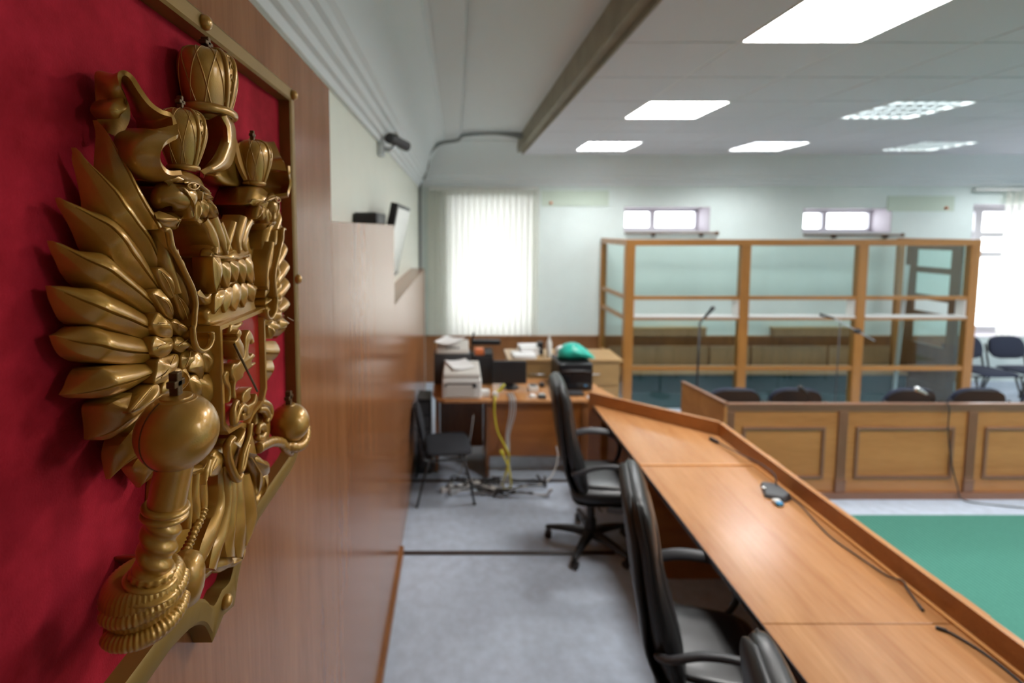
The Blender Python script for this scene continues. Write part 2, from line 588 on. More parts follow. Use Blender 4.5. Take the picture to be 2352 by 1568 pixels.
for y in ye[1:-1]:
    if y > -1.3:
        obj('runner', MB().box(CX0 + 0.01, 9.3, y - 0.011, y + 0.011, CZ + 0.0045, CZ + 0.03), 'runner', board)
struct('trim_ceiling_edge', MB().box(CX0 - 0.012, CX0, BY, CY1, CZ - 0.004, CZ + 0.035).box(CX0 - 0.07, CX0 - 0.012, BY, CY1, CZ + 0.028, CZ + 0.035)
       .box(CX0 - 0.078, CX0 - 0.07, BY, CY1, CZ + 0.028, 3.46), 'channel')
struct('trim_ceiling_far_edge', MB().box(CX0, RX, CY1, CY1 + 0.012, CZ - 0.004, CZ + 0.08), 'runner')

LL = {(2, 8): 'large flat white panel light overhead, cut by the top of the frame', (2, 5): 'flat white panel light in the middle of the channel-side row',
      (2, 2): 'louvred light closest to the far end of the channel', (5, 2): 'louvred light at the far edge, over the middle dock bay',
      (5, 5): 'larger dimmer louvred light with many small bright cells', (8, 2): 'dim louvred light at the far edge, over the dock door end'}
def panel_light(i, j, kind):
    x0, x1, y0, y1 = xe[i - 1], xe[i], ye[j], ye[j - 1]
    lab = LL.get((i, j), 'assumed square ceiling light out of view above the room')
    t = thing('ceiling_light', lab, 'ceiling light', ((x0 + x1) / 2, (y0 + y1) / 2, CZ), group='square lights in the suspended ceiling')
    f = MB()
    w = 0.018
    for a, b, c, d in ((x0, x1, y0, y0 + w), (x0, x1, y1 - w, y1), (x0, x0 + w, y0 + w, y1 - w), (x1 - w, x1, y0 + w, y1 - w)):
        f.box(a + 0.004, b - 0.004, c, d, CZ - 0.004, CZ + 0.05)
    obj('frame', f, 'runner', t)
    if kind == 'led':
        obj('diffuser', MB().box(x0 + w, x1 - w, y0 + w, y1 - w, CZ + 0.001, CZ + 0.006), 'led', t)
        return
    dim = (i, j) in ((5, 5), (8, 2))
    fin = 'fin_dark' if dim else 'louver'
    fw = 0.026 if dim else 0.010
    obj('reflector', MB().box(x0 + w, x1 - w, y0 + w, y1 - w, CZ + 0.056, CZ + 0.06), fin, t)
    for k in range(4):
        yy = y0 + w + (y1 - y0 - 2 * w) * (k + 0.5) / 4
        obj('tube', MB().tube([(x0 + 0.03, yy, CZ + 0.042), (x1 - 0.03, yy, CZ + 0.042)], 0.013, 8), 'fluo_dim' if dim else 'fluo', t)
    for k in range(1, 4):
        yy = y0 + w + (y1 - y0 - 2 * w) * k / 4
        obj('long_fin', MB().box(x0 + w, x1 - w, yy - fw, yy + fw, CZ, CZ + 0.035), fin, t)
    for k in range(1, 7):
        xx = x0 + w + (x1 - x0 - 2 * w) * k / 7
        for q in range(4):
            ya = y0 + w + (y1 - y0 - 2 * w) * q / 4 + (fw if q else 0)
            yb = y0 + w + (y1 - y0 - 2 * w) * (q + 1) / 4 - (fw if q < 3 else 0)
            obj('cross_fin', MB().box(xx - fw * .6, xx + fw * .6, ya, yb, CZ, CZ + 0.03), fin, t)
for (i, j), k in LIGHTS.items():
    panel_light(i, j, k)

# wood panelling on the left wall (three boards of falling height), dado on the far wall
pan = struct('wall_panelling', MB().box(WX + 0.002, -0.40, BY, 5.75, 0.0, 1.70), 'panel')
def board_row(y0, y1, z1, widths):
    y = y0
    for w in widths:
        b = min(y + w, y1)
        obj('panel', MB().box(-0.40, -0.38, y + 0.0006, b - 0.0006, 0.05, z1), 'panel', pan, bevel=0.0008)
        y = b
board_row(BY, 1.478, 2.668, [1.5, 1.5, 1.478])
board_row(1.478, 2.96, 2.272, [0.75, 0.732])
board_row(2.96, 5.75, 1.78, [0.93, 0.93, 0.93])
obj('top_cap', MB().box(WX + 0.002, -0.40, BY, 1.478, 1.70, 2.668).box(WX + 0.002, -0.40, 1.478, 2.96, 1.70, 2.272).box(WX + 0.002, -0.40, 2.96, 5.75, 1.70, 1.78), 'panel', pan)
struct('baseboard_left', MB().box(-0.38, -0.362, BY, 3.2, 0.0, 0.06), 'dado')
dd = struct('wall_dado', MB().box(-0.53, 2.0, WY - 0.04, WY, 0.0, 0.66).box(2.0, 7.4, WY - 0.04, WY, 0.0, 0.66), 'dado')
obj('dado_cap', MB().box(-0.53, 7.4, WY - 0.055, WY, 0.66, 0.69), 'dado', dd, bevel=0.004)
# ------------------------------------------------------------------ judges' desk
t = thing('judges_desk', 'long cherry wood judges desk with raised rim along its outer side', 'desk', (1.5, 1.5, 0))
DX0, DX1 = 1.165, 1.90
ZT = 0.75
# three tops: the far one has a slanted end
obj('tabletop', MB().prism([(DX0, 2.985), (DX1, 2.985), (DX1, 3.41), (DX0, 4.03)], ZT - 0.028, ZT + 0.004), 'desk', t, bevel=0.003)
obj('tabletop', MB().box(DX0, DX1, 1.74, 2.965, ZT - 0.028, ZT), 'desk', t, bevel=0.003)
obj('tabletop', MB().box(DX0, DX1, -0.6, 1.737, ZT - 0.028, ZT), 'desk', t, bevel=0.003)
obj('joint_strip', MB().box(DX0, DX1, 2.966, 2.984, ZT - 0.028, ZT + 0.006), 'desk_edge', t, label='light orange edge strip between two tops')
obj('edge_band', MB().box(DX0 - 0.003, DX0 - 0.0005, -0.6, 4.02, ZT - 0.028, ZT - 0.001), 'strip', t)
obj('corner_bead', MB().box(DX1 - 0.018, DX1 + 0.0, -0.6, 2.96, ZT + 0.0005, ZT + 0.012), 'desk_edge', t)
RZ0, RZ1 = 0.0, 0.85
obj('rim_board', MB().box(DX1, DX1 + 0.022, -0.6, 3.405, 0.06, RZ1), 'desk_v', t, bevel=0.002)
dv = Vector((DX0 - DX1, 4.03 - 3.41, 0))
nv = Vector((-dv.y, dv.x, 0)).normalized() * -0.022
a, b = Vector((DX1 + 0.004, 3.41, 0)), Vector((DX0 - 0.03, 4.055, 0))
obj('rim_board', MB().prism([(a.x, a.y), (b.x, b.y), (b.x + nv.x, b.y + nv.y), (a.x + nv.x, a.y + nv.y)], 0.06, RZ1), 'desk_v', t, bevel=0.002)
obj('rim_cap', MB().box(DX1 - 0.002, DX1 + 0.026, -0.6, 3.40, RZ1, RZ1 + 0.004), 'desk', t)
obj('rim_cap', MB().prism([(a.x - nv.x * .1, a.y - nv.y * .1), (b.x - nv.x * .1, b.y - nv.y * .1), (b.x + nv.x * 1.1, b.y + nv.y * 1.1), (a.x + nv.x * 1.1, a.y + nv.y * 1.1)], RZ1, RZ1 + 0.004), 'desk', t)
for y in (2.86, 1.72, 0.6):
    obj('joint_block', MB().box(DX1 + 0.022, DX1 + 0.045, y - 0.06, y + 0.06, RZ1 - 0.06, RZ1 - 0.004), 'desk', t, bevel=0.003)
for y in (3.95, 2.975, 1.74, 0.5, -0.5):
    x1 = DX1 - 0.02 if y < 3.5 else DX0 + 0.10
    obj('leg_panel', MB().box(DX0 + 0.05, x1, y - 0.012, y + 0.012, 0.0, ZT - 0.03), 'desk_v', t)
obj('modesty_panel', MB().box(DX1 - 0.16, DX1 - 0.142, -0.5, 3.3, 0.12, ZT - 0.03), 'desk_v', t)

# gooseneck microphone, lighter and loose cables on the desk
mb = MB()
ZD = 0.7503
t = thing('gooseneck_microphone', 'dark desk microphone with gooseneck lying beside the rim', 'microphone', (1.80, 2.64, ZD))
wedge = [[(1.72, 2.60, ZD), (1.78, 2.735, ZD), (1.86, 2.70, ZD), (1.865, 2.58, ZD), (1.80, 2.545, ZD)],
         [(1.735, 2.61, ZD + .022), (1.785, 2.725, ZD + .03), (1.852, 2.695, ZD + .034), (1.857, 2.59, ZD + .034), (1.80, 2.56, ZD + .026)]]
obj('base', MB().loft(wedge), 'plastic_grey', t, bevel=0.006)
obj('gooseneck', MB().tube(crom([(1.835, 2.67, ZD + .034), (1.85, 2.72, ZD + .075), (1.856, 2.85, ZD + .07), (1.85, 3.0, ZD + .045), (1.835, 3.13, ZD + .03), (1.818, 3.27, ZD + .02)], 30), 0.0042, 8), 'plastic', t, smooth=180)
obj('capsule', MB().tube([(1.820, 3.262, ZD + .0205), (1.805, 3.335, ZD + .016)], [0.010, 0.012], 12), 'plastic', t, smooth=50)
obj('button', MB().ball((1.752, 2.655, ZD + .030), 0.011, sc=(1, 1, .5)), 'chrome', t, smooth=180)
t = thing('eraser', 'small white and blue block lying against the microphone base', 'eraser', (1.752, 2.53, ZD))
obj('white_end', MB().box(1.735, 1.775, 2.535, 2.562, ZD, ZD + .022), 'white', t, bevel=0.006)
obj('blue_end', MB().box(1.737, 1.773, 2.512, 2.534, ZD, ZD + .020), 'blue', t, bevel=0.006)
c = obj('cable', MB().tube(crom([(1.858, 2.60, ZD + .012), (1.868, 2.52, ZD + .004), (1.84, 2.38, ZD + .004), (1.822, 2.25, ZD + .004), (1.838, 2.12, ZD + .004), (1.860, 1.99, ZD + .006),
       (1.884, 1.94, ZD + .017), (1.868, 1.90, ZD + .012), (1.842, 1.82, ZD + .005)], 60), 0.0035, 8), 'dark_cable', None, smooth=180)
tag(c, 'thin dark cable running along the rim from the microphone base', 'cable')
obj('plug', MB().tube([(1.843, 1.824, ZD + .0055), (1.832, 1.795, ZD + .0055)], 0.0055, 8), 'plastic', c, smooth=50)
c = obj('cable', MB().tube(crom([(1.825, 1.70, ZD + .006), (1.84, 1.675, ZD + .006), (1.866, 1.60, ZD + .004), (1.868, 1.50, ZD + .004), (1.855, 1.40, ZD + .004), (1.87, 1.2, ZD + .004)], 40), 0.0042, 8), 'dark_cable', None, smooth=180)
tag(c, 'black cable with loose plug end on the nearest desk top', 'cable')
obj('plug', MB().tube([(1.827, 1.698, ZD + .0065), (1.803, 1.715, ZD + .0065)], 0.0062, 8), 'plastic', c, smooth=50)

# ------------------------------------------------------------------ leather office chairs
def superring(cx, cz, ux, uz, w, th, n=28, p=3.2, yo=0.0):
    """rounded cross-section: width along y, thickness along (ux, uz)"""
    r = []
    for k in range(n):
        a = 2 * PI * k / n
        ca, sa = math.cos(a), math.sin(a)
        e = 2 / p
        yy = math.copysign(abs(ca) ** e, ca) * w
        tt = math.copysign(abs(sa) ** e, sa) * th
        r.append((cx + ux * tt, yy + yo, cz + uz * tt))
    return r

def pad(prof, n=22, p=3.2):
    """prof: rows (x, z, half width, half thickness)"""
    q = crom(prof, n)
    rings = []
    for i, (x, z, w, th) in enumerate(q):
        a, b = q[max(i - 1, 0)], q[min(i + 1, n - 1)]
        dx, dz = b[0] - a[0], b[1] - a[1]
        l = math.hypot(dx, dz) or 1
        rings.append(superring(x, z, dz / l, -dx / l, max(w, .004), max(th, .003), p=p))
    return MB().loft(rings)

def office_chair(label):
    t = thing('office_chair', label, 'chair', (0, 0, 0), group='black leather office chairs behind the judges desk')
    back = [(-.245, 1.245, .10, .010), (-.243, 1.235, .19, .030), (-.233, 1.18, .225, .050), (-.212, 1.08, .235, .050), (-.198, .98, .235, .048), (-.178, .86, .24, .052),
            (-.150, .74, .245, .060), (-.118, .63, .24, .060), (-.090, .545, .235, .050), (-.075, .50, .215, .034), (-.070, .485, .14, .012)]
    obj('backrest', pad(back, 34), 'leather', t, smooth=180)
    shell = [(-.262, 1.240, .13, .010), (-.270, 1.195, .205, .026), (-.252, 1.06, .228, .026), (-.238, .92, .230, .024), (-.218, .78, .234, .020), (-.200, .64, .232, .013), (-.150, .52, .225, .013),
             (-.085, .447, .21, .013), (-.01, .425, .17, .010)]
    obj('back_shell', pad(shell, 28), 'plastic', t, smooth=180)
    # piping seam round the rim of the backrest
    seam = []
    for s in (1, -1):
        q = crom(back[1:-1], 30)
        row = [(x, z, w) for x, z, w, th in q]
        seam.append([(x - .004, s * (w + .0015), z) for x, z, w in row])
    loop = seam[0] + seam[1][::-1]
    obj('piping', MB().tube(loop + [loop[0]], 0.0045, 6), 'leather', t, smooth=180)
    obj('center_cushion', pad([(-.196, 1.16, .10, .006), (-.176, 1.12, .15, .014), (-.158, 1.0, .165, .017), (-.140, .88, .17, .018), (-.108, .76, .17, .018), (-.070, .64, .165, .014), (-.055, .58, .12, .006)], 20), 'leather', t, smooth=180)
    seat = [(-.16, .485, .20, .018), (-.14, .49, .235, .045), (-.05, .487, .25, .055), (.10, .490, .25, .056), (.20, .492, .245, .054), (.265, .475, .235, .046), (.292, .455, .20, .022)]
    obj('seat', pad(seat, 26), 'leather', t, smooth=180)
    obj('seat_cushion', pad([(-.09, .536, .14, .008), (-.06, .540, .185, .018), (.08, .543, .195, .020), (.20, .540, .19, .018), (.245, .522, .15, .008)], 18), 'leather', t, smooth=180)
    obj('seat_shell', pad([(-.15, .435, .17, .008), (-.10, .428, .22, .012), (.12, .430, .22, .012), (.25, .425, .18, .008)], 12), 'plastic', t, smooth=180)
    for s in (1, -1):
        y = s * .285
        path = [(-.155, s * .235, .655), (-.15, s * .265, .675), (-.12, y, .695), (-.02, y, .735), (.10, y, .745), (.20, y, .72), (.255, y, .655), (.25, y, .56), (.21, s * .28, .48), (.14, s * .262, .432), (.06, s * .235, .425)]
        q = crom(path, 44)
        obj('armrest', MB().tube(q, [0.021 if k < 26 else 0.021 - 0.005 * min(1, (k - 26) / 8) for k in range(44)], 12, flat=((0, 0, 1), 1.25, .72)), 'plastic_grey', t, smooth=180)
    obj('mechanism', MB().box(-.08, .10, -.07, .07, .375, .425), 'plastic', t, bevel=.01)
    obj('lever', MB().tube([(.02, -.07, .40), (.02, -.20, .395), (.03, -.24, .405)], .006, 8), 'plastic', t, smooth=180)
    obj('gas_column', MB().lathe([(.040, .10), (.040, .20), (.028, .205), (.028, .30), (.020, .305), (.020, .38)], seg=20), 'plastic', t, smooth=40)
    obj('hub', MB().lathe([(.045, .075), (.050, .09), (.050, .125), (.035, .135)], seg=20), 'plastic', t, smooth=40)
    for k in range(5):
        a = 2 * PI * k / 5 + PI * .94
        c, s = math.cos(a), math.sin(a)
        rings = []
        for r, w, z0, z1 in ((.03, .032, .078, .128), (.12, .030, .085, .125), (.22, .025, .082, .112), (.30, .020, .074, .096), (.315, .013, .072, .09)):
            rings.append([(r * c - q * s, r * s + q * c, z) for q, z in ((-w, z0), (w, z0), (w * .75, z1), (-w * .75, z1))])
        lg = obj('leg', MB().loft(rings), 'plastic', t, bevel=.006)
        cx, cyy = .295 * c, .295 * s
        m = MB()
        for q in (-.014, .014):
            m.tube([(cx - s * (q - .007), cyy + c * (q - .007), .026), (cx - s * (q + .007), cyy + c * (q + .007), .026)], .026, 14)
        m.tube([(cx, cyy, .03), (cx, cyy, .074)], .009, 8)
        obj('caster', m, 'plastic', lg, smooth=40)
    return t
ch = office_chair('farthest black leather office chair, whole swivel base in view')
spots = [((0.955, 3.30), -.10, 'farthest black leather office chair, whole swivel base in view'),
         ((0.985, 1.91), -.26, 'middle black leather office chair with both armrests at the desk'),
         ((0.975, 0.95), -.30, 'nearest black leather office chair, only its back top in frame')]
for k, (p, rz, lab) in enumerate(spots):
    o = ch if k == 0 else copy_tree(ch)
    o.location = (p[0], p[1], 0)
    o.rotation_euler = (0, 0, rz)
    o.scale = (1, 1, .965)
    o['label'] = lab

# ------------------------------------------------------------------ low visitor chairs on tube frames
def visitor_chair(fab, name='visitor_chair'):
    t = thing(name, 'x', 'chair')
    st = [(-.20, .455, .15, .010), (-.18, .458, .215, .022), (0, .462, .235, .026), (.15, .462, .235, .026), (.20, .452, .21, .018), (.215, .445, .15, .008)]
    obj('seat', pad(st, 18, p=2.8), fab, t, smooth=180)
    bk = [(-.285, .845, .06, .008), (-.284, .838, .13, .018), (-.278, .805, .195, .024), (-.262, .73, .232, .026), (-.245, .64, .232, .026), (-.236, .58, .20, .022), (-.232, .555, .12, .010)]
    obj('backrest', pad(bk, 20, p=2.6), fab, t, smooth=180)
    obj('back_plate', pad([(-.318, .835, .10, .003), (-.308, .80, .19, .005), (-.292, .72, .225, .006), (-.276, .63, .22, .006), (-.266, .565, .13, .004)], 12, p=2.6), 'plastic', t, smooth=180)
    for s in (1, -1):
        y = s * .245
        obj('frame', MB().tube(crom([(-.30, y, .74), (-.275, y, .62), (-.25, y, .50), (-.22, y, .425), (-.10, y, .418), (.16, y, .42)], 24), .011, 8, flat=((0, 1, 0), .8, 1.2)), 'plastic', t, smooth=180)
        obj('leg', MB().tube([(.13, y, .42), (.19, y * 1.06, .20), (.225, y * 1.08, 0)], .011, 8), 'plastic', t, smooth=180)
        obj('leg', MB().tube([(-.18, y, .42), (-.25, y * 1.06, .20), (-.30, y * 1.08, 0)], .011, 8), 'plastic', t, smooth=180)
    obj('crossbar', MB().tube([(.10, -.245, .415), (.10, .245, .415)], .009, 8), 'plastic', t, smooth=180)
    obj('crossbar', MB().tube([(-.17, -.245, .415), (-.17, .245, .415)], .009, 8), 'plastic', t, smooth=180)
    return t
vc = visitor_chair('fabric')
vc.location = (-.075, 4.02, 0)
vc.scale = (.9, .9, .9)
vc.rotation_euler = (0, 0, .10)
vc['label'] = 'black fabric chair by the wood panelling in front of the cluttered desk'
vb = visitor_chair('blue_fabric')
bx = [2.47, 3.02, 4.02, 4.64, 5.26]
bl = ['navy chair back behind the slanted end of the panelled bench', 'navy chair back behind the bench, under the dark bent microphone', 'navy chair back behind the bench, left of the silver microphone',
      'navy chair back behind the bench, just right of the silver microphone', 'navy chair back behind the bench, at the right edge of the frame']
for k, x in enumerate(bx):
    o = vb if k == 0 else copy_tree(vb)
    o.location = (x, 4.47, 0)
    o.rotation_euler = (0, 0, PI / 2 + random.uniform(-.06, .06))
    o['label'] = bl[k]
    o['group'] = 'navy chairs behind the panelled bench'
rl = ['navy seat beside the dock, first of the row under the big window', 'navy seat second from the dock in the row under the big window', 'navy seat third from the dock in the row under the big window']
for k, x in enumerate((6.68, 7.24, 7.80)):
    o = copy_tree(vb)
    o.location = (x, 6.0, 0)
    o.rotation_euler = (0, 0, -PI / 2)
    o['label'] = rl[k]
    o['group'] = 'row of navy seats by the window'

# ------------------------------------------------------------------ panelled bench (barrier)
t = thing('panelled_bench', 'long brown barrier bench with framed panels facing the green carpet', 'bench', (2.2, 3.9, 0))
BYF, BX0, BX1, BT = 3.90, 2.22, 7.6, 0.815
obj('plinth', MB().box(BX0 - .01, BX1, BYF - .025, BYF + .03, 0.0, 0.055), 'bench_trim', t)
obj('front_board', MB().box(BX0 + .02, BX1, BYF, BYF + .02, 0.055, 0.745), 'bench', t)
obj('top_rail', MB().box(BX0 - .015, BX1, BYF - .022, BYF + .018, BT - .022, BT).box(BX0, BX1, BYF - .014, BYF + .02, BT - .045, BT - .022).box(BX0 + .005, BX1, BYF - .008, BYF + .02, BT - .07, BT - .045), 'bench_trim', t, bevel=.004)
cuts = [2.26, 3.20, 4.27, 5.34, 6.41, 7.48]
for x in cuts:
    p = obj('pilaster', MB().box(x - .038, x + .038, BYF - .012, BYF, 0.055, BT - .07), 'bench_trim_v', t)
    m = MB()
    for s in (-.026, 0, .026):
        m.box(x + s - .006, x + s + .006, BYF - .016, BYF - .012, 0.20, BT - .085)
    obj('flute', m, 'bench_trim_v', p)
    obj('block', MB().box(x - .042, x + .042, BYF - .018, BYF - .0125, 0.065, 0.17).box(x - .046, x + .046, BYF - .022, BYF - .0125, 0.145, 0.160), 'bench_trim_v', p, bevel=.003)
for a, b in zip(cuts, cuts[1:]):
    x0, x1, z0, z1 = a + .125, b - .155, 0.185, 0.600
    for q, ax in (((x0, x1, z0 - .014, z0 + .014), 0), ((x0, x1, z1 - .014, z1 + .014), 0), ((x0 - .014, x0 + .014, z0 - .014, z1 + .014), 2), ((x1 - .014, x1 + .014, z0 - .014, z1 + .014), 2)):
        obj('panel_molding', MB().box(q[0], q[1], BYF - .014, BYF, q[2], q[3]), 'bench_trim' if ax == 0 else 'bench_trim_v', t, bevel=.006)
obj('worktop', MB().box(BX0 + .02, BX1, BYF + .02, BYF + .20, 0.655, 0.68), 'bench', t)
obj('end_board', MB().prism([(BX0 - .015, BYF - .02), (BX0 + .012, BYF - .02), (BX0 - .085, BYF + .53), (BX0 - .112, BYF + .53)], 0.0, BT), 'bench', t, bevel=.002)
obj('end_cap', MB().prism([(BX0 - .022, BYF - .02), (BX0 + .018, BYF - .02), (BX0 - .08, BYF + .54), (BX0 - .118, BYF + .54)], BT, BT + .012), 'bench_trim', t)

# microphones on the bench
def bent_mic(x, y, label, mat, tipdx):
    t = thing('desk_microphone', label, 'microphone', (x, y, .68))
    obj('base', MB().lathe([(.055, 0), (.055, .012), (.03, .022)], (x, y, .68), 18), 'plastic', t, smooth=40)
    obj('gooseneck', MB().tube(crom([(x, y, .70), (x, y - .01, .79), (x + tipdx * .25, y - .02, .85), (x + tipdx * .6, y - .03, .875)], 16), .006, 8), 'plastic', t, smooth=180)
    obj('capsule', MB().tube([(x + tipdx * .55, y - .03, .870), (x + tipdx, y - .035, .905)], [.011, .019], 14), mat, t, smooth=50)
    obj('grille', MB().ball((x + tipdx * 1.12, y - .035, .914), .023), 'chrome' if mat == 'alu' else 'plastic', t, smooth=180)
    return t
bent_mic(4.02, 3.99, 'silver handheld style microphone on the bench top', 'alu', -.15)
bent_mic(3.00, 4.02, 'dark bent microphone on the bench near its first panels', 'plastic', -.09)
c = obj('cable', MB().tube(crom([(4.02, 3.955, .69), (4.03, 3.93, .82), (4.035, 3.865, .80), (4.045, 3.868, .60), (4.09, 3.87, .35), (4.15, 3.86, .12), (4.20, 3.84, .012), (4.5, 3.76, .006), (4.8, 3.72, .006), (5.1, 3.76, .006)], 60), .005, 8), 'dark_cable', None, smooth=180)
tag(c, 'dark cable hanging down the bench front from the silver microphone', 'cable')

c = obj('green_carpet', MB().box(2.05, 8.2, -1.5, 3.64, 0.0, 0.012), 'green')
tag(c, 'green knitted carpet on the floor before the panelled bench', 'carpet')

# ------------------------------------------------------------------ glass dock
t = thing('glass_dock', 'long wooden framed glass dock with three bays in front of the far wall', 'dock', (4.2, 6.3, 0))
GX0, GX1, GY0, GY1, GZ = 2.06, 6.36, 5.88, 6.90, 2.115
px = [GX0 + .055, 3.52, 4.945, GX1 - .055]
for x in px:
    obj('post', MB().box(x - .056, x + .056, GY0 - .03, GY0 + .05, 0, GZ), 'dock', t, bevel=.004)
for x in (GX0 + .04, GX1 - .04):
    obj('post', MB().box(x - .04, x + .04, GY1 - .06, GY1, 0, GZ), 'dock', t, bevel=.004)
obj('top_rail', MB().box(GX0, GX1, GY0 - .034, GY0 + .05, GZ - .07, GZ + .004), 'dock_h', t, bevel=.004)
obj('top_rail', MB().box(GX0, GX0 + .07, GY0 + .05, GY1, GZ - .07, GZ + .004), 'dock', t, bevel=.004)
obj('top_rail', MB().box(GX1 - .07, GX1, GY0 + .05, GY1, GZ - .07, GZ + .004), 'dock', t, bevel=.004)
for a, b in zip(px, px[1:]):
    x0, x1 = a + .056, b - .056
    for z, h in ((1.405, .045), (1.145, .03), (0.53, .055)):
        obj('rail', MB().box(x0, x1, GY0 - .02, GY0 + .035, z - h / 2, z + h / 2), 'dock_h', t, bevel=.003)
    obj('slot_ledge', MB().box(x0, x1, GY0 - .03, GY0 + .13, 1.162, 1.178), 'white', t, bevel=.003, label='white ledge of the speaking slot')
    for s in (x0, x1 - .02):
        obj('slot_cheek', MB().box(s, s + .02, GY0 - .01, GY0 + .10, 1.18, 1.38), 'white', t)
    obj('glass_pane', MB().box(x0, x1, GY0 + .005, GY0 + .013, 1.43, GZ - .07), 'dock_glass', t)
    obj('glass_pane', MB().box(x0, x1, GY0 + .005, GY0 + .013, 0.56, 1.128), 'dock_glass', t)
    obj('kick_glass', MB().box(x0, x1, GY0 + .005, GY0 + .013, 0.02, 0.50), 'dock_glass', t)
for z, h in ((1.405, .05), (1.145, .05), (0.53, .05)):
    obj('rail', MB().box(GX0 + .01, GX0 + .06, GY0 + .05, GY1 - .06, z - h / 2, z + h / 2), 'dock', t, bevel=.003)
for z0, z1 in ((1.43, GZ - .07), (1.17, 1.38), (.555, 1.12), (.02, .505)):
    obj('glass_pane', MB().box(GX0 + .03, GX0 + .038, GY0 + .05, GY1 - .06, z0, z1), 'dock_glass', t)
# door end of the dock: dark frame with glazed openings
dr = obj('door', MB().box(GX1 - .06, GX1 - .02, 6.02, 6.14, 0, 2.04).box(GX1 - .06, GX1 - .02, 6.62, 6.76, 0, 2.04), 'door_wood', t, bevel=.004)
for z0, z1 in ((1.97, 2.04), (1.66, 1.74), (1.30, 1.37), (1.08, 1.14), (.62, .70), (0, .18)):
    obj('door_rail', MB().box(GX1 - .058, GX1 - .022, 6.14, 6.62, z0, z1), 'door_wood', dr)
for z0, z1 in ((1.74, 1.97), (1.37, 1.66), (.70, 1.08)):
    obj('door_glass', MB().box(GX1 - .042, GX1 - .036, 6.14, 6.62, z0, z1), 'dock_glass', dr)
obj('door_panel', MB().box(GX1 - .046, GX1 - .034, 6.14, 6.62, .18, .62), 'door_wood', dr)
obj('fixed_side_glass', MB().box(GX1 - .044, GX1 - .036, GY0 + .05, 6.02, .02, 2.04), 'dock_glass', t)
obj('floor_plate', MB().box(GX0 + .08, GX1 - .08, GY0 + .05, GY1, 0.0, 0.02), 'teal', t)

bar = obj('grab_pole', MB().tube([(5.50, 5.95, .02), (5.62, 6.0, 1.80)], .022, 12), 'alu', None, smooth=50)
tag(bar, 'slim silver pole leaning inside the dock near its door end', 'pole')
obj('foot', MB().lathe([(.03, 0), (.03, .02)], (5.50, 5.95, .02), 12), 'plastic', bar)

# prisoner bench inside the dock: three backboards, seat, dark skirt
t = thing('dock_bench', 'wooden bench with pale backboards inside the glass dock', 'bench', (4.2, 6.7, 0))
for x0, x1 in ((2.18, 3.60), (3.63, 4.20), (4.23, 5.30), (5.33, 6.2)):
    obj('backboard', MB().box(x0, x1, 6.80, 6.83, .30, .575), 'seatwood', t, bevel=.004)
obj('seat_board', MB().box(2.18, 6.1, 6.40, 6.79, .275, .305), 'seatwood', t, bevel=.004)
obj('skirt', MB().box(2.18, 6.1, 6.42, 6.44, .02, .272), 'teal', t)
for x in (2.5, 4.2, 5.9):
    obj('leg', MB().box(x - .02, x + .02, 6.46, 6.76, .02, .272), 'seatwood', t)
# shallow boxes with pale lids on the dado behind the dock
for x0, x1, lab in ((2.50, 3.62, 'flat brown box ledge behind the first dock bay'), (4.60, 5.70, 'flat brown box ledge behind the middle dock bay')):
    o = obj('window_ledge', MB().box(x0, x1, 6.905, 6.998, .695, .80), 'seatwood', None, bevel=.004)
    tag(o, lab, 'ledge')
    obj('lid', MB().box(x0 - .01, x1 + .01, 6.90, 6.998, .80, .82), 'light_wood', o)

# microphone stands between bench and dock
t = thing('microphone_stand', 'black microphone stand with upright pole before the first dock bay', 'microphone stand', (2.75, 5.4, 0))
obj('pole', MB().tube([(2.745, 5.4, .03), (2.752, 5.4, 1.20)], .012, 10), 'plastic', t, smooth=180)
obj('base', MB().lathe([(.13, 0), (.13, .015), (.03, .03)], (2.745, 5.4, 0), 20), 'plastic', t, smooth=40)
obj('boom', MB().tube([(2.75, 5.4, 1.18), (2.80, 5.4, 1.25)], .010, 8), 'plastic', t, smooth=180)
obj('microphone', MB().tube([(2.795, 5.4, 1.24), (2.87, 5.38, 1.345)], [.012, .02], 12), 'plastic', t, smooth=50)
obj('grille', MB().ball((2.88, 5.376, 1.36), .025), 'plastic_grey', t, smooth=180)
t = thing('microphone_stand', 'boom microphone stand with slanted arm before the middle dock bay', 'microphone stand', (4.35, 5.4, 0))
obj('pole', MB().tube([(4.33, 5.4, .03), (4.34, 5.4, 1.19)], .006, 10), 'plastic_grey', t, smooth=180)
obj('base', MB().lathe([(.13, 0), (.13, .015), (.03, .03)], (4.33, 5.4, 0), 20), 'plastic', t, smooth=40)
obj('boom', MB().tube([(4.26, 5.4, 1.245), (4.74, 5.4, .985)], .007, 8), 'alu', t, smooth=180)
obj('microphone', MB().tube([(4.27, 5.4, 1.24), (4.11, 5.4, 1.282)], [.010, .017], 12), 'plastic', t, smooth=50)
obj('clutch', MB().ball((4.54, 5.4, 1.095), .04, sc=(1.1, .8, .8)), 'plastic', t, smooth=180)



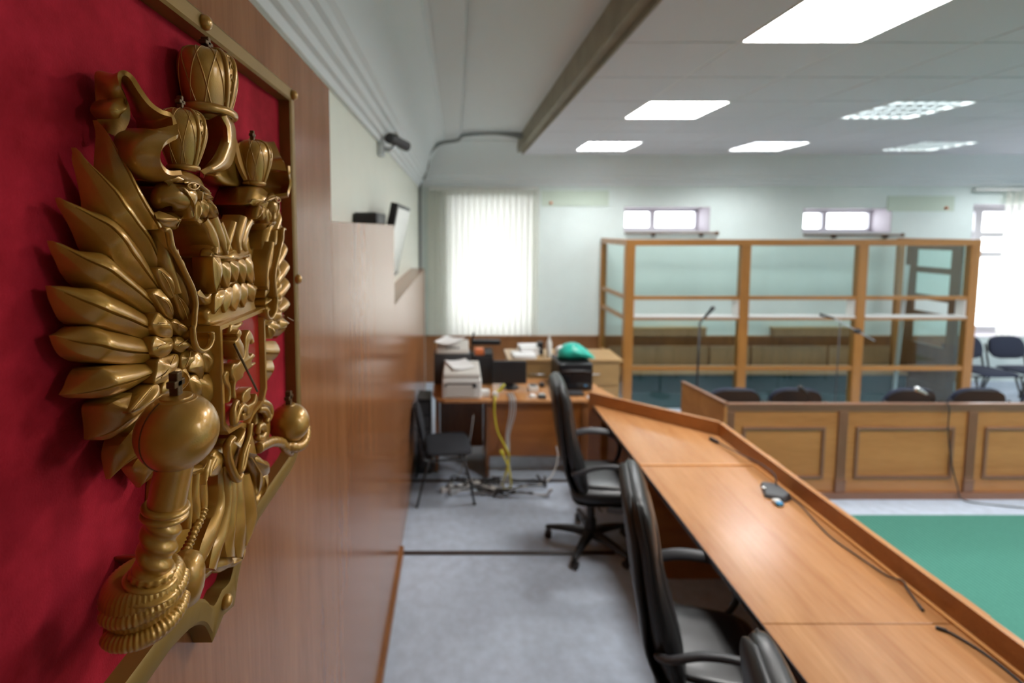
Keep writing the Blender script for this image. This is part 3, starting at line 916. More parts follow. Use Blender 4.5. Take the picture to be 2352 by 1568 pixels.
# ------------------------------------------------------------------ window dressing and wall fittings
t = thing('vertical_blind', 'cream vertical blind over the left window', 'blind', (.38, 6.96, 2.86))
obj('headrail', MB().box(-.40, 1.17, 6.93, 6.985, 2.80, 2.85), 'headrail', t, bevel=.004)
n = 19
sl = None
for k in range(n):
    x = -.36 + 1.50 * k / (n - 1)
    s = obj('slat', MB().prism([(x - .052, 6.945), (x, 6.938), (x + .052, 6.957), (x + .052, 6.958), (x, 6.939), (x - .052, 6.946)], .70, 2.80), 'slat', t)
obj('cord', MB().tube([(1.18, 6.95, 2.80), (1.182, 6.95, .9)], .003, 6), 'white', t)
t = thing('vertical_blind', 'half drawn vertical blind beside the bright window at the frame edge', 'blind', (8.2, 6.96, 2.8))
obj('headrail', MB().box(7.40, 9.0, 6.93, 6.985, 2.78, 2.83), 'headrail', t, bevel=.004)
for k in range(9):
    x = 7.90 + .105 * k
    obj('slat', MB().prism([(x - .05, 6.945), (x, 6.938), (x + .05, 6.957), (x + .05, 6.958), (x, 6.939), (x - .05, 6.946)], .70, 2.78), 'slat', t)
for x0, x1, z0, kx, lab in ((1.225, 2.19, 2.575, 1.36, 'pale green flat board high on the far wall beside the cream blind'), (6.20, 7.16, 2.50, 7.04, 'pale green flat board high on the far wall near the right window')):
    o = obj('duct_cover', MB().box(x0, x1, 6.988, 6.999, z0, z0 + .22), 'vent', None, bevel=.002)
    tag(o, lab, 'cover panel')
    obj('knob', MB().ball((kx, 6.978, z0 + .045), .022), 'orange', o, smooth=180)
for x0, x1, z, lab in ((2.42, 3.72, 2.185, 'dark brown curtain rod under the left high window'), (4.99, 6.38, 2.16, 'dark brown curtain rod under the right high window')):
    t = thing('curtain_rod', lab, 'curtain rod', ((x0 + x1) / 2, 6.95, z))
    obj('rod', MB().tube([(x0, 6.945, z), (x1, 6.945, z)], .017, 10), 'door_wood', t, smooth=50)
    for s in (.32, .85):
        xm = x0 + (x1 - x0) * s
        obj('bracket', MB().box(xm - .015, xm + .015, 6.93, 6.999, z - .05, z + .01), 'strip', t)
    obj('finial', MB().ball((x1 + .02, 6.945, z), .03), 'door_wood', t, smooth=180)

# television on the left wall above the panelling
t = thing('television', 'flat television tilted down from the left wall above the panelling', 'television', (-.46, 3.25, 2.15))
T0, T1 = Vector((-.355, 2.97, 2.405)), Vector((-.455, 2.97, 1.90))
dn = (T1 - T0).normalized()
nx = Vector((-dn.z, 0, dn.x)).normalized()
if nx.x < 0:
    nx = -nx
def slab(y0, y1, s0, s1, d0, d1):
    L = (T1 - T0).length
    pts = []
    for y in (y0, y1):
        for s, d in ((s0, d0), (s1, d0), (s1, d1), (s0, d1)):
            p = T0 + dn * (s * L) + nx * d
            pts.append((p.x, y, p.z))
    return MB().add(pts, [(0, 1, 2, 3), (7, 6, 5, 4), (0, 4, 5, 1), (1, 5, 6, 2), (2, 6, 7, 3), (3, 7, 4, 0)])
obj('housing', slab(2.97, 3.75, 0, 1, -.045, 0), 'plastic', t, bevel=.006)
obj('screen', slab(2.995, 3.725, .05, .93, 0.0005, .003), 'tv', t)
obj('bracket', MB().box(WX, -.43, 3.2, 3.34, 2.12, 2.20), 'plastic', t)
o = obj('set_top_box', MB().box(-.53, -.415, 2.52, 2.84, 2.274, 2.335), 'plastic', None, bevel=.006)
tag(o, 'small black box lying on the panelling top beside the television', 'box')
obj('front_plate', MB().box(-.414, -.411, 2.54, 2.82, 2.283, 2.326), 'plastic_grey', o)

t = thing('security_camera', 'small bullet camera on a bracket high on the left wall', 'camera', (-.50, 3.42, 2.80))
obj('bracket', MB().box(-.539, -.50, 3.34, 3.44, 2.75, 2.86), 'alu', t, bevel=.004)
obj('arm', MB().tube([(-.51, 3.40, 2.80), (-.455, 3.42, 2.80), (-.42, 3.44, 2.835)], .014, 8), 'alu', t, smooth=180)
obj('body', MB().tube([(-.46, 3.36, 2.87), (-.36, 3.56, 2.845)], .036, 16), 'plastic_grey', t, smooth=50)
obj('sunshield', MB().box(-.455, -.405, 3.36, 3.52, 2.90, 2.906), 'white', t)
obj('lens', MB().tube([(-.362, 3.556, 2.8455), (-.356, 3.568, 2.844)], .028, 14), 'screen', t, smooth=50)

# conduit and cables in the far corner
t = thing('cable_bundle', 'grey cable bundle climbing the far corner and crossing under the old ceiling', 'cable', (-.5, 6.8, .1))
for k in range(4):
    dx, dz = (k % 2) * .022, (k // 2) * .022
    p = [(-.525 + dx, 6.9 + dz, .1), (-.525 + dx, 6.9 + dz, 1.5), (-.525 + dx, 6.9 + dz, 2.83), (-.46 + dx, 6.78, 2.95 + dz), (-.40 + dx, 6.62, 3.12 + dz), (-.36 + dx, 6.38, 3.25 - dz), (-.20, 6.22 + dx, 3.34 - dz),
         (.02, 6.15 + dx, 3.37 - dz), (.10, 6.10 + dx, 3.42 - dz), (.45, 6.05 + dx, 3.43 - dz * .5), (.70, 6.00 + dx, 3.42 - dz * .5 - .012 * k), (.805, 5.97 + dx, 3.40 - .02 * k)]
    obj('cable', MB().tube(crom(p, 70), .011, 8), 'wall_cable', t, smooth=180)
o = obj('conduit', MB().box(-.405, -.38, 5.755, 5.80, .0, 1.76), 'wall_cable', None)
tag(o, 'pale grey trunking strip at the end of the panelling', 'conduit')
obj('cover', MB().box(-.379, -.375, 5.76, 5.795, .02, 1.74), 'wall_cable', o)
# ------------------------------------------------------------------ clerk's desk and its clutter
t = thing('clerk_desk', 'cluttered brown office desk under the cream blind', 'desk', (.5, 4.5, 0))
ZC = .74
obj('tabletop', MB().prism([(-.22, 4.36), (-.17, 4.20), (-.10, 4.17), (1.20, 4.17), (1.46, 4.17), (1.30, 4.80), (-.22, 4.80)], ZC - .028, ZC), 'desk', t, bevel=.004)
obj('side_panel', MB().box(.27, .295, 4.20, 4.76, .02, ZC - .03), 'dado', t)
obj('side_panel', MB().box(-.19, -.165, 4.30, 4.76, .02, ZC - .03), 'dado', t)
obj('side_panel', MB().box(1.13, 1.155, 4.22, 4.76, .02, ZC - .03), 'dado', t)
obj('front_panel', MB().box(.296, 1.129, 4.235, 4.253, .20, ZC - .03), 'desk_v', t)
obj('end_panel', MB().box(1.156, 1.45, 4.215, 4.233, .0, ZC - .03), 'dado', t)
obj('back_panel', MB().box(-.16, .265, 4.70, 4.718, .08, ZC - .03), 'dado', t)

t = thing('drawer_cabinet', 'light wood drawer cabinet behind the clerk desk with papers on top', 'cabinet', (.97, 5.1, 0))
obj('body', MB().box(.56, 1.72, 5.0, 5.40, .04, .86), 'light_wood', t, bevel=.003)
obj('top', MB().box(.54, 1.74, 4.965, 5.42, .861, .885), 'light_wood', t, bevel=.003)
obj('plinth', MB().box(.60, 1.68, 5.03, 5.38, 0, .04), 'strip', t)
for z0 in (.08, .34, .60):
    for x0 in (.575, 1.155):
        dw = obj('drawer', MB().box(x0, x0 + .55, 4.982, 4.999, z0, z0 + .245), 'light_wood', t, bevel=.004)
        obj('handle', MB().tube([(x0 + .20, 4.978, z0 + .13), (x0 + .21, 4.962, z0 + .13), (x0 + .34, 4.962, z0 + .13), (x0 + .35, 4.978, z0 + .13)], .005, 8), 'alu', dw, smooth=180)

def printer(x0, x1, y0, y1, z, h, label):
    t = thing('printer', label, 'printer', ((x0 + x1) / 2, (y0 + y1) / 2, z))
    obj('body', MB().box(x0, x1, y0, y1, z, z + h * .72), 'white', t, bevel=.014)
    obj('upper_housing', MB().prism([(y0 + .012, z + h * .725), (y1 - .005, z + h * .725), (y1 - .005, z + h), (y0 + .10, z + h), (y0 + .012, z + h * .9)], x0 + .01, x1 - .01, axis=0), 'beige', t, bevel=.01)
    obj('front_flap', MB().box(x0 + .03, x1 - .06, y0 - .006, y0 - .0005, z + h * .08, z + h * .50), 'beige', t, bevel=.004)
    obj('paper_slot', MB().box(x0 + .04, x1 - .05, y0 - .004, y0 - .0003, z + h * .53, z + h * .58), 'strip', t)
    obj('latch', MB().box(x1 - .08, x1 - .045, y0 - .009, y0 - .001, z + h * .42, z + h * .54), 'plastic_grey', t, bevel=.003)
    obj('latch', MB().box(x0 + .02, x0 + .04, y0 - .009, y0 - .001, z + h * .46, z + h * .56), 'plastic_grey', t, bevel=.003)
    obj('side_vent', MB().box(x1 + .0005, x1 + .004, y0 + .08, y1 - .08, z + h * .35, z + h * .55), 'beige', t)
    return t
printer(-.125, .225, 4.20, 4.58, ZC, .245, 'boxy white laser printer on the left corner of the clerk desk')
t = thing('printer', 'second pale printer strewn with paper behind the white laser printer', 'printer', (.02, 4.75, ZC))
obj('body', MB().box(-.215, .14, 4.60, 4.795, ZC, ZC + .30), 'plastic_grey', t, bevel=.01)
obj('lid', MB().prism([(4.60, ZC + .301), (4.795, ZC + .301), (4.795, ZC + .40), (4.68, ZC + .385), (4.60, ZC + .34)], -.19, .12, axis=0), 'beige', t, bevel=.01)
for k in range(4):
    obj('control_key', MB().box(-.10 + .035 * k, -.076 + .035 * k, 4.612, 4.63, ZC + .352, ZC + .362), 'plastic_grey', t)
def sheet_of_paper(x, y, z, rz, label, w=.21, h=.297, mat='paper', th=.004, name='paper', cat='paper', bend=0):
    c, s = math.cos(rz), math.sin(rz)
    rings = []
    for k in range(7):
        u = (k / 6 - .5)
        zz = z + bend * (u * 2) ** 2
        row = []
        for q, dz in ((-.5, 0), (.5, 0), (.5, th), (-.5, th)):
            X, Y = u * w, q * h
            row.append((x + X * c - Y * s, y + X * s + Y * c, zz + dz))
        rings.append(row)
    o = obj(name, MB().loft(rings), mat, None)
    tag(o, label, cat)
    return o
sheet_of_paper(.03, 4.42, ZC + .2465, .3, 'loose white sheet curling on top of the laser printer', bend=.012)
sheet_of_paper(-.06, 4.70, ZC + .403, -.4, 'crumpled white sheet on the rear printer', bend=.016)
t = thing('toner_tray', 'black tray with an orange part beside the rear printer', 'tray', (.24, 4.72, ZC))
obj('tray', MB().box(.16, .36, 4.60, 4.79, ZC, ZC + .28), 'plastic', t, bevel=.012)
obj('orange_part', MB().box(.18, .27, 4.62, 4.72, ZC + .281, ZC + .34), 'orange', t, bevel=.01)
obj('black_lid', MB().prism([(4.60, ZC + .281), (4.74, ZC + .281), (4.74, ZC + .33), (4.60, ZC + .30)], .275, .355, axis=0), 'plastic', t, bevel=.004)
# thin dark desk lamp arm / keyboard shelf behind
t = thing('desk_lamp', 'thin black desk lamp with flat horizontal head behind the printers', 'lamp', (.16, 4.97, 0))
obj('stand', MB().tube([(.155, 4.97, .0), (.155, 4.97, .90), (.165, 4.97, 1.10), (.185, 4.97, 1.17)], .010, 8), 'plastic', t, smooth=180)
obj('head', MB().box(.165, .46, 4.94, 5.0, 1.045, 1.095), 'plastic', t, bevel=.008)
obj('foot', MB().lathe([(.10, 0), (.10, .015), (.02, .03)], (.155, 4.97, 0), 18), 'plastic', t, smooth=40)
# monitor seen from behind
t = thing('monitor', 'black monitor standing low in the middle of the clerk desk', 'monitor', (.48, 4.50, ZC))
obj('housing', MB().box(.345, .665, 4.48, 4.515, ZC + .045, ZC + .265), 'plastic', t, bevel=.008)
obj('screen', MB().box(.36, .65, 4.516, 4.518, ZC + .06, ZC + .25), 'screen', t)
obj('stand', MB().box(.47, .54, 4.50, 4.53, ZC + .01, ZC + .10), 'plastic', t)
obj('foot', MB().lathe([(.09, 0), (.09, .01), (.04, .014)], (.505, 4.52, ZC), 18), 'plastic', t, smooth=40)
# tower case with dark front, bag on top
t = thing('computer_tower', 'large black tower case on the clerk desk under the turquoise bag', 'computer', (1.13, 4.6, ZC))
obj('case', MB().box(.955, 1.275, 4.42, 4.79, ZC, ZC + .255), 'plastic', t, bevel=.012)
obj('front_cover', MB().prism([(4.404, ZC + .02), (4.419, ZC + .005), (4.419, ZC + .25), (4.408, ZC + .21)], .965, 1.265, axis=0), 'screen', t, bevel=.004)
obj('tray_ridge', MB().tube([(.98, 4.404, ZC + .185), (1.05, 4.396, ZC + .195), (1.18, 4.396, ZC + .195), (1.25, 4.404, ZC + .185)], .008, 8), 'plastic_grey', t, smooth=180)
obj('lamp', MB().box(1.19, 1.215, 4.398, 4.406, ZC + .05, ZC + .06), 'blue', t)
t = thing('plastic_bag', 'turquoise plastic bag slumped on the black tower case', 'bag', (1.15, 4.6, ZC + .256))
rings = []
random.seed(3)
for i in range(9):
    u = i / 8
    hz = .012 + (.175 - .075 * u) * math.sin(PI * min(1, .08 + u * .9)) ** .7
    ring = []
    for k in range(20):
        a = 2 * PI * k / 20
        rr = 1 + random.uniform(-.09, .09)
        ring.append((.985 + .34 * u, 4.60 + .125 * math.cos(a) * rr * (.35 + .65 * math.sin(PI * (.1 + .85 * u))), ZC + .258 + max(0, hz * .5 * (1 + math.sin(a) * rr)) ))
    rings.append(ring)
obj('bag', MB().loft(rings), 'bag', t, smooth=180)
obj('handle', MB().tube(crom([(.99, 4.59, ZC + .29), (.955, 4.56, ZC + .30), (.965, 4.54, ZC + .37), (1.01, 4.56, ZC + .39)], 16), .010, 8, flat=((0, 1, 0), .4, 1.4)), 'white', t, smooth=180)
# papers, box, bottle on the cabinet
def stack(x, y, z, w, h, n, label):
    t = thing('paper_stack', label, 'papers', (x, y, z))
    for k in range(n):
        a = random.uniform(-.12, .12)
        c, s = math.cos(a), math.sin(a)
        m = MB().prism([(x + X * c - Y * s, y + X * s + Y * c) for X, Y in ((-w / 2, -h / 2), (w / 2, -h / 2), (w / 2, h / 2), (-w / 2, h / 2))], z + .012 * k, z + .012 * k + .0115)
        obj('sheet', m, 'paper', t)
stack(.72, 5.08, .886, .24, .20, 3, 'low stack of white papers on the left end of the light wood cabinet')
stack(.80, 5.25, .886, .22, .20, 7, 'taller stack of white papers at the back of the light wood cabinet')
t = thing('bottle', 'slim white bottle standing on the light wood cabinet', 'bottle', (.985, 5.05, .886))
obj('body', MB().lathe([(.026, 0), (.030, .01), (.030, .15), (.022, .18), (.013, .195), (.013, .215)], (.985, 5.05, .886), 18), 'white', t, smooth=40)
obj('cap', MB().lathe([(.015, .2155), (.015, .245), (.008, .25)], (.985, 5.05, .886), 14), 'beige', t, smooth=40)
t = thing('speaker', 'small dark speaker beside the white bottle on the cabinet', 'speaker', (.92, 5.2, .886))
obj('body', MB().box(.885, .945, 5.16, 5.24, .886, 1.02), 'plastic', t, bevel=.006)
obj('cone', MB().tube([(.915, 5.156, .94), (.915, 5.1595, .94)], .022, 14), 'plastic_grey', t)
# little things on the desk
def block(name, label, cat, x0, x1, y0, y1, h, mat, topmat):
    t = thing(name, label, cat, ((x0 + x1) / 2, (y0 + y1) / 2, ZC))
    obj('body', MB().box(x0, x1, y0, y1, ZC + .0005, ZC + h), mat, t, bevel=.006)
    obj('top', MB().box(x0 + .01, x1 - .01, y0 + .008, y1 - .008, ZC + h + .0002, ZC + h + .006), topmat, t)
block('desk_phone', 'white and dark gadget right of the black monitor', 'telephone', .675, .76, 4.38, 4.46, .05, 'white', 'plastic_grey')
block('power_adapter', 'white adapter block behind the cable bunch at the desk edge', 'adapter', .215, .30, 4.25, 4.32, .05, 'white', 'white')
block('power_adapter', 'small white adapter right of the yellow plug', 'adapter', .325, .375, 4.22, 4.27, .04, 'beige', 'white')
block('mouse', 'round dark mouse in the clear middle of the clerk desk', 'mouse', .80, .845, 4.52, 4.58, .03, 'plastic', 'plastic_grey')
block('card_reader', 'grey device near the front edge of the clerk desk', 'gadget', .73, .80, 4.20, 4.26, .03, 'plastic_grey', 'chrome')
block('sticker_roll', 'white disc shaped pad near the front edge of the clerk desk', 'pad', .66, .715, 4.22, 4.28, .018, 'white', 'paper')
block('keyboard', 'black keyboard at the right part of the clerk desk', 'keyboard', .86, 1.16, 4.27, 4.36, .022, 'plastic', 'plastic_grey')
block('document_tray', 'white envelope lying on the right desk corner by the rim', 'envelope', 1.17, 1.30, 4.20, 4.25, .012, 'paper', 'paper')
# cables hanging from the desk and heaped on the floor
def cable(label, pts, mat, r, parts=(), n=50, group=None):
    o = obj('cable', MB().tube(crom(pts, n), r, 7), mat, None, smooth=180)
    tag(o, label, 'cable', group)
    a, b = Vector(pts[-1]), Vector(pts[-2])
    dv = (a - b).normalized()
    obj('plug', MB().tube([a - dv * .01, a + dv * .03], r * 1.9, 8), mat, o, smooth=50)
    return o
cable('bright yellow cable looping from the desk to the floor', [(.40, 4.33, ZC + .02), (.44, 4.30, ZC + .10), (.36, 4.26, ZC + .03), (.34, 4.165, ZC + .004), (.335, 4.15, .64), (.36, 4.14, .48), (.42, 4.12, .36), (.46, 4.10, .27), (.44, 4.08, .14), (.40, 4.06, .05), (.42, 4.02, .012), (.47, 4.0, .05), (.45, 4.02, .2), (.40, 4.08, .3)], 'yellow', .008)
for k in range(3):
    d = .022 * k
    cable('pale grey cable hanging from the desk edge next to the yellow one', [(.47 + d, 4.34, ZC + .006), (.475 + d, 4.22, ZC + .006), (.475 + d, 4.158, ZC + .004), (.47 + d, 4.15, .62), (.44 + d * .6, 4.14, .44), (.45 + d * .3, 4.12, .30), (.47 - d, 4.08, .12), (.43 - d * 2, 4.0, .02), (.30 - d * 3, 3.95, .012)], 'grey_cable', .006, group='pale cables hanging from the clerk desk')
cable('thin grey cable dropping under the white laser printer', [(.15, 4.16, .60), (.13, 4.15, .45), (.10, 4.16, .30), (.05, 4.2, .10), (-.02, 4.15, .012), (-.06, 4.1, .01)], 'grey_cable', .005)
cable('white cable trailing out from behind the farthest office chair', [(.90, 4.22, .30), (.91, 4.2, .20), (.86, 4.15, .08), (.76, 4.1, .014), (.6, 4.06, .01), (.45, 4.0, .01)], 'white', .006)
random.seed(11)
for k in range(16):
    x, y = random.uniform(-.02, .40), random.uniform(3.92, 4.14)
    pts = []
    ang = random.uniform(0, 6.28)
    for q in range(8):
        pts.append((x, y, .008 + random.uniform(0, .05)))
        ang += random.uniform(-.9, .9)
        x = min(.78, max(-.05, x + .12 * math.cos(ang)))
        y = min(4.15, max(3.90, y + .05 * math.sin(ang)))
    kind = ['thin black', 'pale grey', 'thin black', 'charcoal'][k % 4]
    cable(kind + ' cable in the tangled heap on the floor under the clerk desk', pts, ['dark_cable', 'grey_cable', 'dark_cable', 'plastic_grey'][k % 4], .006, n=40, group=kind + ' tangled cables on the floor')
for x, y, rz, m in ((.0, 4.02, .3, 'white'), (.22, 4.06, -.6, 'beige')):
    c, s = math.cos(rz), math.sin(rz)
    t = thing('power_strip', 'white power strip among the tangled cables, nearer the black chair' if m == 'white' else 'beige power strip among the tangled cables, under the desk front', 'power strip', (x, y, 0))
    obj('body', MB().prism([(x + X * c - Y * s, y + X * s + Y * c) for X, Y in ((-.14, -.025), (.14, -.025), (.14, .025), (-.14, .025))], .001, .04), m, t, bevel=.006)
    for q in (-.08, 0, .08):
        obj('socket', MB().tube([(x + q * c, y + q * s, .0405), (x + q * c, y + q * s, .043)], .017, 12), 'strip', t)
t = thing('equipment_rack', 'tall narrow black equipment box in the corner by the panelling', 'equipment', (-.30, 4.43, 0))
obj('case', MB().box(-.365, -.235, 4.30, 4.56, .0, .70), 'plastic', t, bevel=.006)
for k in range(5):
    obj('front_plate', MB().box(-.355, -.245, 4.294, 4.2995, .06 + .125 * k, .165 + .125 * k), 'plastic_grey', t, bevel=.002)
from mathutils.geometry import tessellate_polygon
# ------------------------------------------------------------------ shield board: velvet, bronze frame
PX = -0.38            # face of the panelling
AX = 0.69             # axis of the emblem along the wall
half = [(.0, 1.668), (.034, 1.655), (.040, 1.672), (.055, 1.700), (.085, 1.722), (.13, 1.734), (.30, 1.737), (.335, 1.748), (.362, 1.775), (.375, 1.81), (.375, 2.548)]
halfi = [(.0, 1.708), (.022, 1.703), (.034, 1.712), (.052, 1.736), (.085, 1.758), (.13, 1.767), (.295, 1.770), (.322, 1.779), (.343, 1.80), (.351, 1.83), (.351, 2.520)]
half = half[:1] + [tuple(p) for p in crom(half[1:6], 14)] + [tuple(p) for p in crom(half[6:10], 10)] + half[10:]
halfi = [tuple(p) for p in crom(halfi[:6], 15)] + [tuple(p) for p in crom(halfi[6:10], 10)] + halfi[10:]
def full(h):
    return [(AX + a, z) for a, z in h] + [(AX - a, z) for a, z in h[:0:-1]]
sb = thing('shield_board', 'red velvet shield board with bronze frame on the wood panelling', 'shield board', (PX, AX, 2.1))
obj('velvet', MB().prism([(y, z) for y, z in full([(a * .985, z if z < 2.5 else 2.53) for i, (a, z) in enumerate(half)])], PX + .0003, PX + .005, axis=0), 'felt', sb)
o_, i_ = full(half), full(halfi)
def frame_band(o_, i_, x0, x1, e=.003):
    n = len(o_)
    def inset(a, b, k):
        return [(p[0] + (q[0] - p[0]) * k, p[1] + (q[1] - p[1]) * k) for p, q in zip(a, b)]
    rings = [[(x0, *p) for p in o_], [(x1 - e, *p) for p in o_], [(x1, *p) for p in inset(o_, i_, .14)], [(x1, *p) for p in inset(o_, i_, .86)], [(x1 - e, *p) for p in i_], [(x0, *p) for p in i_]]
    mb = MB()
    vs = [p for r in rings for p in r]
    fs = []
    for r in range(len(rings)):
        for k in range(n):
            fs.append((r * n + k, r * n + (k + 1) % n, ((r + 1) % len(rings)) * n + (k + 1) % n, ((r + 1) % len(rings)) * n + k))
    return mb.add(vs, fs)
obj('frame', frame_band(o_, i_, PX + .0004, PX + .031), 'frame_gold', sb, smooth=35)
for y, z in ((AX, 2.534), (AX + .363, 2.534), (AX + .363, 2.14), (AX, 1.690), (AX - .363, 2.534), (AX - .363, 2.14), (AX + .363, 1.83), (AX - .363, 1.83)):
    if z == 1.83:
        continue
    obj('stud', MB().ball((PX + .033, y, z), .0105, sc=(.9, 1, 1)), 'gold', sb, smooth=180)

# ------------------------------------------------------------------ the carved eagle
coa = thing('coat_of_arms', 'carved bronze double headed eagle emblem mounted on red velvet', 'emblem', (PX, AX, 2.1))
CT, ST = math.cos(PITCH), math.sin(PITCH)
def E(x, y, d):
    """point at height d above the wall on the sight line of photo point (x, y)"""
    u, v = (x - 1048) / FPX, (604.476 - y) / FPX
    k = (PX + d) / u
    return Vector((PX + d, k * (CT + v * ST), 2.25 + k * (-ST + v * CT)))
def conv(ox, oy, s):
    return lambda *p: [(ox + s * a, oy + s * b) for a, b in p]
cA = conv(180, 60, .1658)
cB = conv(330, 260, .19134)
cC = conv(90, 260, .19136)
cD = conv(330, 500, .1658)
cE = conv(300, 700, .17007)
cG = conv(380, 920, .17857)
cH = conv(220, 1060, .28056)
P2 = conv(80, 450, .3316)

def mirrored(o):
    """the matching piece on the other half: same mesh, flipped across the emblem's axis"""
    c = o.copy()
    COL.objects.link(c)
    c.scale = (1, -1, 1)
    for ch in o.children:
        q = ch.copy()
        COL.objects.link(q)
        q.parent = c
    return c

def relief(name, pts, d, back, rnd=.006, bul=0.0, per=5, smooth=True, mat='gold', parent=None, crease=None, mirror=False, sa=180, k0=3, sharp=None):
    """carved piece: outline at height d, rounded shoulder, sides back to height `back`"""
    w = [E(x, y, d) for x, y in pts]
    q = [(p.y, p.z) for p in w]
    if smooth:
        if sharp is not None:
            q = q[sharp:] + q[:sharp]
            q = crom(q + [q[0]], per * len(q) + 1)[:-1]
        else:
            q = crom_closed(q, per)
    n = len(q)
    area = sum(q[i][0] * q[(i + 1) % n][1] - q[(i + 1) % n][0] * q[i][1] for i in range(n))
    if area < 0:
        q = q[::-1]
    nrm = []
    for i in range(n):
        a, b, c = q[i - 1], q[i], q[(i + 1) % n]
        t = Vector((c[0] - a[0], c[1] - a[1]))
        t = t.normalized() if t.length > 1e-9 else Vector((1, 0))
        nrm.append((-t.y, t.x))
    cx, cz = sum(p[0] for p in q) / n, sum(p[1] for p in q) / n
    rings = [[(PX + back, *p) for p in q], [(PX + d - rnd, *p) for p in q]]
    last = q
    for k in range(1, k0 + 1):
        a = PI / 2 * k / k0
        ins = rnd * (1 - math.cos(a)) * .9
        ring = []
        for p, m in zip(q, nrm):
            vx, vz = cx - p[0], cz - p[1]
            L = math.hypot(vx, vz)
            lim = min(ins, L * .45)
            ring.append((p[0] + m[0] * lim, p[1] + m[1] * lim))
        last = ring
        rings.append([(PX + d - rnd + rnd * math.sin(a), *p) for p in ring])
    mb = MB()
    vs = [p for r in rings for p in r]
    m = len(rings)
    fs = [(i * n + j, i * n + (j + 1) % n, (i + 1) * n + (j + 1) % n, (i + 1) * n + j) for i in range(m - 1) for j in range(n)]
    if bul:
        for s in (.72, .42, .16):
            h = bul * (1 - s * s)
            rr = [(PX + d + h, cx + (p[0] - cx) * s, cz + (p[1] - cz) * s) for p in last]
            o = len(vs)
            vs += rr
            fs += [(o - n + j, o - n + (j + 1) % n, o + (j + 1) % n, o + j) for j in range(n)]
        vs.append((PX + d + bul, cx, cz))
        c = len(vs) - 1
        fs += [(c - n + j, c - n + (j + 1) % n, c) for j in range(n)]
    else:
        o = (m - 1) * n
        for tri in tessellate_polygon([[Vector((p[0], p[1], 0)) for p in last]]):
            fs.append(tuple(o + j for j in tri))
    fs.append(tuple(range(n))[::-1])
    mb.add(vs, fs)
    o = obj(name, mb, mat, parent or coa, smooth=sa)
    if crease:
        cp = [E(x, y, d + bul * .78) for x, y in crease]
        obj('vein', MB().tube(crom(cp, 10), .0007, 5), 'gold', o, smooth=180)
    return mirrored(o) and o if mirror else o

TS = [0, .08, .2, .35, .48, .56, .60, .64, .72, .84, .94, 1]
def feather(name, U, L, mirror=True, dt=.0195, de=.048, dr=.013, back=.018, n=28, ramp=.5, groove=.0042, parent=None):
    """long feather between two traced edges, its tip leaning back to the wall"""
    U, L = even([Vector((*p, 0)) for p in crom(U, 60)], n), even([Vector((*p, 0)) for p in crom(L, 60)], n)
    rings = []
    for i in range(n):
        s = i / (n - 1)
        k = min(1, s / ramp)
        d = dt + (de - dt) * k
        h = dr * (.25 + .75 * min(1, s / .35)) * (1 - .35 * max(0, s - .7) / .3)
        a, b = E(U[i].x, U[i].y, d), E(L[i].x, L[i].y, d)
        top = []
        for t in TS:
            p = a.lerp(b, t)
            f = max(0, 1 - abs(2 * t - 1) ** 1.7)
            z = h * f
            if t == .60:
                z -= groove * min(1, s * 4) * (1 if s > .12 else 0)
            top.append((p.x + z, p.y, p.z))
        g = max(.0012, 0)
        ring = [(PX + back, a.y, a.z)] + top + [(PX + back, b.y, b.z)]
        rings.append(ring)
    o = obj(name, MB().loft(rings), 'gold', parent or coa, smooth=38)
    if mirror:
        mirrored(o)
    return o

def strand(name, pts, d, back, w, mirror=False, n=26, peak=.006, mat='gold', taper=(.5, 1, .2)):
    """narrow carved strip along a traced centre line; w in metres"""
    q = crom([tuple(E(x, y, dd)) for x, y, dd in ([(p[0], p[1], d) if len(p) == 2 else p for p in pts])], n)
    rings = []
    for i in range(n):
        s = i / (n - 1)
        a, b = Vector(q[max(i - 1, 0)]), Vector(q[min(i + 1, n - 1)])
        t = (b - a)
        t = Vector((0, t.y, t.z)).normalized()
        m = Vector((0, -t.z, t.y))
        ww = w * (taper[0] + (taper[1] - taper[0]) * min(1, s * 2.5) if s < .5 else taper[1] + (taper[2] - taper[1]) * (s - .5) * 2)
        p = Vector(q[i])
        ring = []
        for f in (-1, -.75, -.4, 0, .4, .75, 1):
            r = p + m * ww * f
            ring.append((r.x + peak * (1 - abs(f) ** 2.2), r.y, r.z))
        e0, e1 = p - m * ww, p + m * ww
        ring = [(PX + back, e0.y, e0.z)] + ring + [(PX + back, e1.y, e1.z)]
        rings.append(ring)
    o = obj(name, MB().loft(rings), mat, coa, smooth=55)
    if mirror:
        mirrored(o)
    return o

